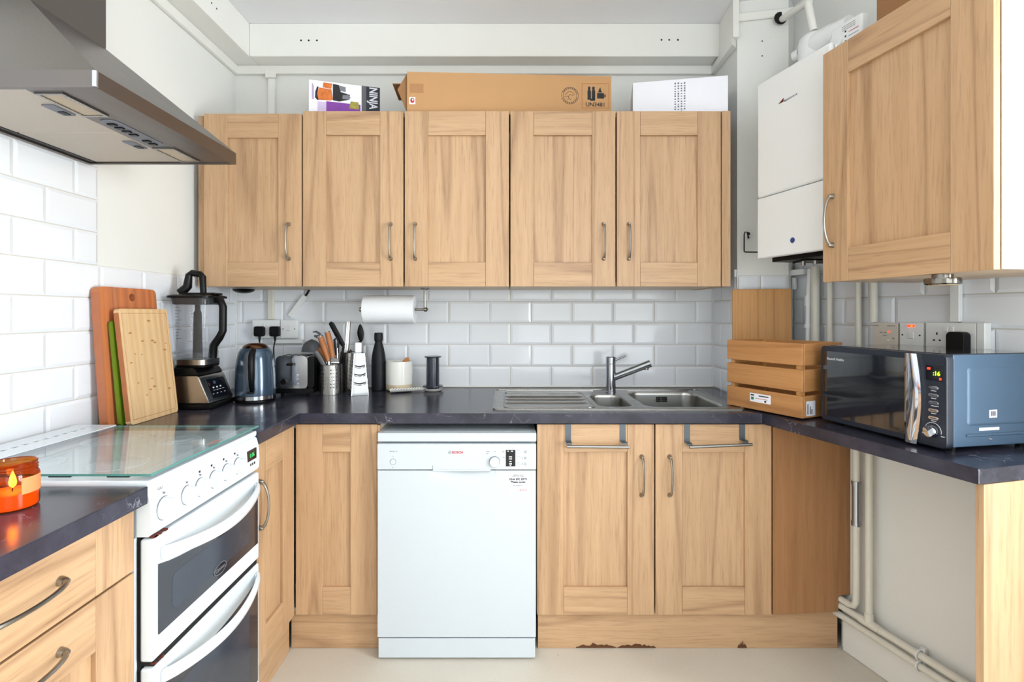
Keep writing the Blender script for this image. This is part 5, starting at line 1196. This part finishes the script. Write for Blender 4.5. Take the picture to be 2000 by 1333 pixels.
lettering('warning_lettering', 'UN3481', 0.0265, M['ink'], bd, ((lx0+lx1)/2, -0.0006, H(0.155)), bold=0.0003)
bt = lambda x0, x1, z0, z1: MB().box(lx0+x0, lx0+x1, -0.0006, 0.0002, H(z0), H(z1)).build('battery_symbol', M['ink'], bd)
wl_ = lx1-lx0
for x in (0.20, 0.36): bt(wl_*x, wl_*(x+0.13), 0.30, 0.56); bt(wl_*(x+0.02), wl_*(x+0.11), 0.56, 0.68)
bt(wl_*0.56, wl_*0.82, 0.34, 0.50); bt(wl_*0.83, wl_*0.88, 0.38, 0.46); bt(wl_*0.30, wl_*0.48, 0.27, 0.33)
MB().prism_y([(lx0+wl_*0.60, H(0.52)), (lx0+wl_*0.74, H(0.52)), (lx0+wl_*0.70, H(0.60)), (lx0+wl_*0.68, H(0.67)), (lx0+wl_*0.63, H(0.60))], -0.0006, 0.0002).build('flame_symbol', M['ink'], bd)
h_ = 0.180; dR = 2.335
r, w, h = box_from('white_box', 'plain white box with a strip of fine print, standing on the wall cabinets', 1236, 162, 2.413, 1422, 147, 0.2, None)
bd = MB().box(0, w, 0, 0.22, 0, h, 0.001).build('carton', M['whitecard'], r)
rp = random.Random(2)
for k in range(4):
    x = w*(0.445+0.033*k)
    for j in range(13): MB().box(x, x+w*0.016, -0.0005, 0.0002, h*(0.02+j*0.07+rp.uniform(0, .012)), h*(0.02+j*0.07+rp.uniform(.03, .055))).build('fine_print', M['grink'], bd)
q = wline(1.62, 1712); zt_ = zt+0.0005
r = thing('cardboard_box', 'brown box on top of the right wall cabinet, cut off by the ceiling edge', 'box', (fx(1712, 1.72), 1.72, zt_), -PI/2+RA)
MB().box(0.0, 0.34, 0.0, 0.25, 0.0, 0.16, 0.001).build('carton', M['card2'], r)  # darker card colour stands in for the shadow around this box
MB().box(0.0, 0.34, 0.112, 0.135, 0.1602, 0.1606).build('tape', M['tape'], r)

# ------------------------------------------------------------------ boiler with flue, cover unit and pipes
BA = 1.62; bo = wline(BA, 1478); ang = -PI/2+AL; WB = 0.362; zb_ = fz(507, bo[1]); zt2 = fz(166, bo[1])
r = thing('boiler', 'white wall-hung gas boiler between the pier and the right wall cabinet', 'boiler', (bo[0], bo[1], zb_), ang); hbz = zt2-zb_
cs = MB().box(0, WB, 0.0235, 0.345, 0.012, hbz-0.004, 0.004, 2).build('casing', M['plastic'], r)
MB().box(0, WB, 0.0, 0.023, 0.0, hbz*0.345, 0.008, 3).build('control_flap', M['plastic'], r, 40)
MB().box(0, WB, 0.0, 0.023, hbz*0.345+0.0022, hbz, 0.010, 3).build('front_cover', M['plastic'], r, 40)
def bpix(u, v):
    x, d = wline(BA, u); return ((bo[1]-d)/math.cos(AL), fz(v, d)-zb_)
def bprint(name, mat, pts, y=-0.0006):
    return MB().prism_y([bpix(*p) for p in pts], y, 0.0006).build(name, M[mat], r)
bprint('logo_strip', 'grink', [(1533, 199), (1557, 184.5), (1557, 182), (1530, 196.5)][::-1]); bprint('logo_arrow', 'rust', [(1520, 204), (1529.5, 192.5), (1531, 191), (1530, 199), (1524, 202)])
tt = bpix(1544.5, 190.5); t = lettering('logo_lettering', 'WORCESTER', 0.0095, M['whiteprint'], r, (tt[0], -0.0009, tt[1]))
c = bpix(1548, 469.5); MB().tube([(0, 0.001, 0), (0, -0.0016, 0)], [0.0115, 0.0105], 18).build('service_button', M['bluedot'], r, 40, (c[0], 0, c[1]))
MB().box(0.02, WB-0.01, 0.06, 0.32, -0.012, 0.0118).build('underside_tray', M['black'], r)
for x in (0.12, 0.18, 0.25, 0.30): MB().tube([(x, 0.12, -0.0122), (x, 0.12, -0.034)], [0.011, 0.008], 10).build('valve', M['handle'], r, 40)
MB().tube([(0.09, 0.10, -0.020), (0.16, 0.09, -0.014), (0.23, 0.10, -0.022)], 0.004, 6).build('drain_hose', M['black'], r, 40)
# flue turret
fp = wline(BA, 1590)
fl_ = MB(); FX, FY = 0.086, 0.205
fl_.lathe([(0.064, hbz-0.0035), (0.064, hbz+0.030), (0.058, hbz+0.032), (0.058, hbz+0.150), (0.052, hbz+0.178), (0.034, hbz+0.195), (0.004, hbz+0.200)], FX, FY, 28)
flue = fl_.build('flue_turret', M['plastic'], r, 40)
MB().tube([(FX+0.02, FY, hbz+0.138), (FX+0.10, FY+0.01, hbz+0.140), (FX+0.105, FY+0.01, hbz+0.140), (FX+0.16, FY+0.02, hbz+0.141)], [0.054, 0.054, 0.049, 0.049], 24).build('flue_elbow', M['plastic'], flue, 40)
MB().tube([(FX-0.050, FY-0.02, hbz+0.135), (FX-0.074, FY-0.028, hbz+0.133)], [0.026, 0.022], 18).build('test_cap', M['plastic'], flue, 40)
# white control unit standing on the boiler
ca_ = Vector(wline(1.75, 1622)); 
r2 = thing('wireless_receiver', 'white heating control box with a dial, tilted on top of the boiler', 'controller', (ca_.x, ca_.y, zt2+0.001), ang)
c2 = MB().box(0, 0.13, 0, 0.035, 0.0, 0.116, 0.008, 3).build('housing', M['plastic'], r2, 40)
MB().tube([(0, 0.0005, 0), (0, -0.008, 0), (0, -0.010, 0)], [0.026, 0.026, 0.020], 24).build('dial', M['plastic'], c2, 40, (0.028, 0, 0.058))
for z in (0.040, 0.058, 0.076): MB().box(0.062, 0.068, -0.0006, 0.0004, z, z+0.006).build('button', M['ink'], c2)
for z in (0.040, 0.055, 0.070): MB().box(0.078, 0.118, -0.0006, 0.0004, z, z+0.002).build('small_print', M['redink'] if z > 0.06 else M['grink'], c2)
for z in (0.085, 0.092, 0.099): MB().box(0.05, 0.105, -0.0006, 0.0004, z, z+0.0016).build('small_print', M['grink'], c2)
c2.rotation_euler = (0, 0, 0)
# overflow pipe from the pier over the boiler
hp = Vector((fx(1527, 2.372), 2.372, fz(38, 2.372)))
mb = MB(); p0 = hp+Vector((0, -0.004, 0)); kx2 = wline(1.78, 1583); p2 = Vector((fx(1578, 2.16), 2.16, fz(4, 2.16))); p3 = Vector((fx(1588, 2.16), 2.155, fz(60, 2.155)))
mb.tube([p0, p0.lerp(p2, 0.5), p0.lerp(p2, 0.92), p2+Vector((0.006, 0, 0.0)), p2.lerp(p3, 0.12), p2.lerp(p3, 0.5), p3], 0.0148, 12)
solo(mb, 'overflow_pipe', M['trimp'], 'white overflow pipe bending from the hole in the pier down to the boiler', 'pipe', 50)
MB().tube([hp+Vector((-0.006, 0.0001, 0.006)), hp+Vector((-0.006, -0.0008, 0.006))], [0.029, 0.029], 18).build('pipe_hole', M['dark'], w_pf).matrix_parent_inverse = w_pf.matrix_world.inverted() if False else Matrix.LocRotScale(w_pf.location, w_pf.rotation_euler, None).inverted()

# vertical pipes on the tiled right wall
def vpipe(u, v0, v1, a, rad, label, name='heating_pipe', mat='pipe', z0=None, z1=None):
    x, d = wline(a, u); return solo(MB().tube([(x, d, z0 if z0 is not None else fz(v1, d)), (x, d, z1 if z1 is not None else fz(v0, d))], rad, 14), name, M[mat], label, 'pipe', 50, 'vertical pipes under the boiler'), x, d
zl = WT+0.0015
_, xw, dw_ = vpipe(1592, 0, 0, 1.955, 0.0175, 'thickest cream painted pipe below the boiler, beside the white plastic waste pipe', z0=zl, z1=zb_-0.02)
vpipe(1620, 0, 0, 1.965, 0.0115, 'thin cream painted pipe rising from behind the microwave, second from the boiler side', z0=zl, z1=1.62)
vpipe(1676.5, 0, 0, 1.965, 0.0115, 'thin cream painted pipe left of the room thermostat, with a cable beside it', z0=zl, z1=1.62)
vpipe(1706, 0, 0, 1.965, 0.0145, 'cream painted pipe ending at the top edge of the room thermostat', z0=fz(629, wline(1.965, 1706)[1]), z1=1.62)
x, d = wline(1.945, 1577); r = thing('waste_pipe', 'white push-fit plastic waste pipe with collars below the boiler', 'pipe', (x, d, 0))
MB().tube([(0, 0, zl), (0.004, 0, fz(585, d)), (0.012, 0.0, zb_-0.03)], 0.0115, 14).build('tube', M['plastic'], r, 50)
for v0, v1, k in ((578, 598, 0.0145), (634, 641, 0.0165)): MB().tube([(0.002, 0, fz(v1, d)), (0.003, 0, fz(v0, d))], k, 14).build('collar', M['plastic'], r, 50)
MB().box(-0.002, 0.012, 0.012, 0.026, fz(640, d), fz(635, d)).build('pipe_clip', M['cream'], r)
x, d = wline(1.972, 1671.5); solo(MB().tube([(x+0.0, d, fz(553, d)), (x+0.003, d, fz(590, d)), (x-0.001, d, fz(640, d)), (x-0.001, d, WT+0.002)], 0.0028, 6), 'cable', M['cream'], 'thin cream cable hanging beside a cream pipe next to the thermostat', 'cable', 50)
# pipes below the right worktop
def ap(u, a): return Vector(wline(a, u))
pa = ap(1672, 1.835); ua_ = wline(1.835, 1640)
za = fz(1189, pa.y)
r = thing('heating_pipe', 'cream pipe with a bare metal sleeve under the worktop, turning into the sink cabinet', 'pipe', (0, 0, 0), 0, 'pipes under the right worktop')
q2 = ap(1640, 1.835)
MB().tube([(pa.x, pa.y, 0.896), (pa.x, pa.y, za+0.025), (pa.x-0.003, pa.y+0.008, za+0.007), (pa.x-0.008, pa.y+0.028, za), (q2.x, q2.y, za)], 0.0125, 14).build('tube', M['pipe'], r, 50)
MB().tube([(pa.x, pa.y, fz(1027, pa.y)), (pa.x, pa.y, fz(1020, pa.y)), (pa.x, pa.y, fz(1018, pa.y)), (pa.x, pa.y, fz(950, pa.y)), (pa.x, pa.y, fz(945, pa.y)), (pa.x, pa.y, fz(940, pa.y))], [0.0165, 0.0165, 0.0145, 0.0145, 0.0165, 0.0165], 16).build('sleeve', M['tapchrome'], r, 40)
pb = ap(1697, 1.835); zu, zlw = 0.180, 0.143
nr_ = (1.835-SLOPE*1.39, 1.39); fr2 = wline(1.835, 1630)
r = thing('heating_pipe', 'upper cream skirting pipe with a tee rising to the right worktop', 'pipe', (0, 0, 0), 0, 'pipes under the right worktop')
MB().tube([(fr2[0], fr2[1], zu), (nr_[0], nr_[1], zu)], 0.0125, 14).build('tube', M['pipe'], r, 50)
MB().tube([(pb.x, pb.y, zu), (pb.x, pb.y, 0.896)], 0.0125, 14).build('riser', M['pipe'], r, 50)
w_ = Vector((-SLOPE, 1)).normalized()
MB().tube([(pb.x+w_.x*0.035, pb.y+w_.y*0.035, zu), (pb.x-w_.x*0.045, pb.y-w_.y*0.045, zu)], 0.0152, 14).build('tee_fitting', M['pipe'], r, 50)
MB().tube([(pb.x, pb.y, zu), (pb.x, pb.y, zu+0.04)], 0.0152, 14).build('tee_fitting', M['pipe'], r, 50)
r3 = solo(MB().tube([(fr2[0], fr2[1], zlw), (nr_[0], nr_[1], zlw)], 0.0125, 14), 'heating_pipe', M['pipe'], 'lower cream pipe running along the top of the skirting board', 'pipe', 50, 'pipes under the right worktop')
for u in (1796,):
    c = ap(u, 1.835); r = thing('pipe_clip', 'white double pipe clip on the skirting pipes' if u < 1900 else 'white double pipe clip on the skirting pipes behind the end panel', 'clip', (c.x, c.y, 0), AL)
    for z in (zu, zlw): MB().tube([(0.0165*math.cos(a), 0, z+0.0165*math.sin(a)) for a in [k*PI/8 for k in range(17)]], 0.0035, 6).build('ring', M['plastic'], r, 50)
    MB().box(0.012, 0.0245, -0.008, 0.008, zlw-0.008, zu+0.020).build('bracket', M['plastic'], r)

# ------------------------------------------------------------------ sockets, switches, conduits
def faceplate(name, label, cat, parent_loc, rz, w, h, dpt=0.03, group=None, mat='plastic', plates=None):
    r = thing(name, label, cat, parent_loc, rz, group)
    MB().box(0, w, -dpt+0.008, -0.0005, 0, h, 0.002).build('back_box', M[mat], r)
    MB().box(-0.0008, w+0.0008, -dpt, -dpt+0.0075, -0.0008, h+0.0008, 0.003, 2).build('plate', M[mat], r, 40)
    return r
def slots(par, x, z, y, s=1.0):
    for dx, dz, a, b in ((0, 0.0165, 0.0022, 0.0042), (-0.0095, -0.0065, 0.0034, 0.0024), (0.0095, -0.0065, 0.0034, 0.0024)): MB().box(x+dx-a, x+dx+a, y-0.0006, y+0.0004, z+dz-b, z+dz+b).build('pin_hole', M['dark'], par)
def rocker(par, x, z, y): return MB().box(x-0.006, x+0.006, y-0.003, y+0.0006, z-0.009, z+0.009, 0.0015).build('rocker_switch', M['plastic'], par)
YW = 2.7055                                            # tile face
ds = 2.68; sx0, sx1, sz0, sz1 = fx(493.5, ds), fx(546.2, ds), fz(660.5, ds), fz(625.5, ds)
so = faceplate('double_socket', 'white double wall socket with two black plugs beside the kettle', 'socket', (sx0, YW, sz0), 0, sx1-sx0, sz1-sz0)
for x in (-0.008, 0.008): rocker(so, (sx1-sx0)/2+x, (sz1-sz0)*0.72, -0.030)
sw2 = faceplate('fused_switch', 'white fused switch to the right of the double socket', 'switch', (fx(548.5, ds), YW, sz0), 0, fx(589, ds)-fx(548.5, ds)-0.021, sz1-sz0)
wq = fx(589, ds)-fx(548.5, ds)-0.021
MB().box(wq/2-0.010, wq/2+0.008, -0.0325, -0.0295, (sz1-sz0)*0.40, (sz1-sz0)*0.66, 0.001).build('rocker_switch', M['plastic'], sw2); MB().box(wq/2-0.010, wq/2+0.006, -0.0332, -0.0324, (sz1-sz0)*0.40, (sz1-sz0)*0.415).build('switch_mark', M['grink'], sw2)
for x in (0.15, 0.85): MB().tube([(wq*x, -0.0295, (sz1-sz0)*0.5), (wq*x, -0.031, (sz1-sz0)*0.5)], 0.0028, 10).build('screw', M['ink'], sw2)
for i, (u, lab) in enumerate(((503, 'black plug in the left half of the double socket, above the kettle'), (533.5, 'black plug in the right half of the double socket'))):
    xc = fx(u, 2.64); zc = fz(648, 2.64); r = thing('mains_plug', lab, 'plug', (xc, YW-0.0315, zc), 0, 'black plugs by the kettle')
    mb = MB(); mb.prism_y(rrect(-0.0255, 0.0255, -0.026, 0.026, 0.010, 4), -0.026, 0.0, 0.004, 2); mb.build('body', M['black'], r, 40)
    MB().tube([(0, -0.012, -0.025), (0, -0.013, -0.05)], [0.007, 0.0045], 10).build('cord_grip', M['black'], r, 50)
    ex = (0.004, -0.016, -0.12) if i == 0 else (-0.004, -0.02, -0.09)
    MB().tube([(0, -0.013, -0.05), (ex[0]*.6, ex[1], -0.075), ex, (ex[0]+0.006, ex[1]+0.004, zl-zc+0.004)], 0.0034, 8).build('cord', M['black'], r, 50)
solo(MB().box(fx(533, 2.69), fx(592, 2.69), YW-0.022, YW-0.0006, fz(671.5, 2.69), fz(663.5, 2.69), 0.002), 'cable_conduit', M['plastic'], 'short horizontal white trunking under the fused switch', 'conduit', None, 'white cable trunking')
solo(MB().box(fx(523, 2.69), fx(534, 2.69), YW-0.02, YW-0.0006, fz(625, 2.69)+0.001, 1.60, 0.002), 'cable_conduit', M['pipe'], 'upright cream trunking rising from the left double socket', 'conduit', None, 'white cable trunking')
a, b = Vector((fx(566, 2.69), fz(619, 2.69))), Vector((fx(596, 2.69), fz(578, 2.69))); ln = (b-a).length; an = math.atan2(b.y-a.y, b.x-a.x)
o = solo(MB().box(0, ln, -0.020, -0.0006, -0.014, 0.014, 0.002), 'cable_conduit', M['plastic'], 'slanting white trunking from the fused switch up to the wall cabinet', 'conduit', None, 'white cable trunking', (a.x, YW, a.y)); o.rotation_euler = (0, -an, 0)
solo(MB().tube([(b.x-0.004, YW-0.010, b.y-0.006), (b.x+0.010, YW-0.012, b.y+0.012), (b.x+0.022, YW-0.014, 1.452)], 0.0055, 8), 'cable', M['black'], 'short black cable leaving the slanting trunking under the wall cabinet', 'cable', 50)
r = thing('cable_conduit', 'upright cream trunking with a junction above the wall cabinets', 'conduit', (0, 0, 0), 0, 'white cable trunking')
MB().box(fx(523, 2.69), fx(536, 2.69), YB-0.022, YB-0.001, 2.20, fz(152, 2.69)-0.001, 0.002).build('trunk', M['trimp'], r)
MB().box(fx(518, 2.69), fx(539, 2.69), YB-0.026, YB-0.0225, fz(152, 2.69), fz(136, 2.69), 0.002).build('junction_cover', M['trimp'], r)

RWF = ang                                              # faceplates on the right wall share its angle
TH = 0.0075
def on_wall(u, v, a=AT-0.008): x, d = wline(a, u); return (x, d, fz(v, d))
def span(u0, u1, a): p, q = wline(a, u0), wline(a, u1); return math.hypot(p[0]-q[0], p[1]-q[1])
AF = AT-0.038
def wall_plate(name, label, cat, u0, u1, h, mat='plastic', dpt=0.03):
    p = wline(AF, u0); n = Vector((math.cos(AL), math.sin(AL)))*dpt
    zt3 = fz(630.5, p[1]); return faceplate(name, label, cat, (p[0]+n.x, p[1]+n.y, zt3-h), RWF, span(u0, u1, AF), h, dpt, None, mat), span(u0, u1, AF)
th_, w = wall_plate('thermostat', 'cream heating timer plate beside a cream pipe on the right wall', 'thermostat', 1704, 1752.5, 0.105, 'cream')
MB().box(w*0.62, w*0.72, -0.0308, -0.0298, 0.070, 0.074).build('indicator_lamp', M['redled'], th_)
for x0_, x1_, z in ((0.03, 0.26, 0.094), (0.60, 0.92, 0.094), (0.30, 0.42, 0.068), (0.48, 0.58, 0.068), (0.44, 0.58, 0.056)): MB().box(w*x0_, w*x1_, -0.0306, -0.0298, z-0.0013, z+0.0013).build('small_print', M['grink'], th_)
MB().box(w*0.60, w*0.70, -0.032, -0.0298, 0.036, 0.044, 0.001).build('button', M['plastic'], th_); MB().box(w*0.82, w*0.88, -0.0306, -0.0298, 0.044, 0.049).build('small_print', M['grink'], th_)
sw3, w = wall_plate('cooker_switch', 'white isolator switch with an orange neon next to the heating timer', 'switch', 1757, 1802.5, 0.088)
nm_ = MB().prism_y(rrect(w*0.34, w*0.66, 0.0725, 0.0805, 0.0035, 3), -0.0315, -0.0298).build('neon_lens', M['redled'], sw3); MB().box(w*0.50, w*0.58, -0.0322, -0.0314, 0.0745, 0.0785).build('neon_lamp', M['amberled'], nm_)
MB().box(w*0.40, w*0.64, -0.034, -0.0296, 0.030, 0.056, 0.002).build('rocker_switch', M['plastic'], sw3)
for x in (0.13, 0.87): MB().tube([(w*x, -0.0295, 0.043), (w*x, -0.031, 0.043)], 0.003, 10).build('screw', M['ink'], sw3)
so2, w = wall_plate('double_socket', 'white double wall socket with one bulky black adaptor on the right wall', 'socket', 1808, 1905.5, 0.088)
slots(so2, w*0.24, 0.034, -0.030); 
for x in (0.43, 0.55): rocker(so2, w*x, 0.066, -0.030)
p = wline(AF, 1906.5); nn = Vector((math.cos(AL), math.sin(AL)))*0.03
solo(MB().box(0, span(1906.5, 1924, AF), -0.03, -0.0005, 0, 0.088, 0.003), 'blank_box', M['plastic'], 'plain white end box touching the right double socket', 'socket box', None, None, (p[0]+nn.x, p[1]+nn.y, fz(630.5, p[1])-0.088), RWF)
p = wline(AF-0.001, 1861); r = thing('mains_plug', 'bulky black plug-in adaptor in the right wall socket behind the microwave', 'plug', (p[0], p[1], fz(672, p[1])), RWF)
MB().prism_y(rrect(0, 0.056, -0.04, 0.042, 0.014, 4), -0.034, -0.0005, 0.004, 2).build('body', M['black'], r, 40)
p = wline(AT-0.008, 1862); solo(MB().box(0, span(1862, 1881, AT-0.01), -0.018, -0.0006, 0, 0.40, 0.002), 'cable_conduit', M['plastic'], 'upright white trunking rising from the right double socket', 'conduit', None, 'white cable trunking', (p[0], p[1], fz(630, p[1])+0.002), RWF)
# trunking stub by the boiler, hook, tile-edge clip
p = wline(1.955, 1545); solo(MB().box(0, span(1545, 1573, 1.955), -0.014, 0.014, 0, 0.026, 0.002), 'cable_conduit', M['plastic'], 'short level white trunking under the boiler by the pier', 'conduit', None, 'white cable trunking', (p[0], p[1], fz(539, p[1])), RWF)
p = wline(1.968, 1549); solo(MB().box(0, 0.014, -0.008, 0.008, 0, 0.055, 0.002), 'cable_conduit', M['plastic'], 'short upright white trunking below the level stub by the pier', 'conduit', None, 'white cable trunking', (p[0], p[1], fz(566, p[1])), RWF)
dk = 2.385; r = thing('wire_hook', 'black bent wire bracket on the pier beside the boiler', 'hook', (0, 0, 0))
pw = lambda u, v, y: (fx(u, y), y, fz(v, y))
MB().tube([pw(1460.5, 460, 2.380), pw(1460, 454, 2.372), pw(1455, 453.5, 2.37), pw(1453.5, 458, 2.37), pw(1453.5, 492, 2.37), pw(1455, 492.5, 2.37), pw(1486, 493, 2.362)], 0.0028, 8).build('wire', M['black'], r, 50)
MB().tube([pw(1462, 457, 2.388), pw(1462, 457, 2.376)], [0.008, 0.006], 12).build('screw_boss', M['black'], r, 40)
MB().tube([pw(1461, 461, 2.378), pw(1462.5, 466, 2.377)], 0.004, 8).build('screw_tail', M['black'], r, 40)
solo(MB().box(1.072, 1.0835, 2.425, 2.445, fz(541, 2.43), fz(527, 2.43), 0.001), 'cable_clip', M['plastic'], 'tiny white cable clip on the tiled edge of the pier', 'clip')
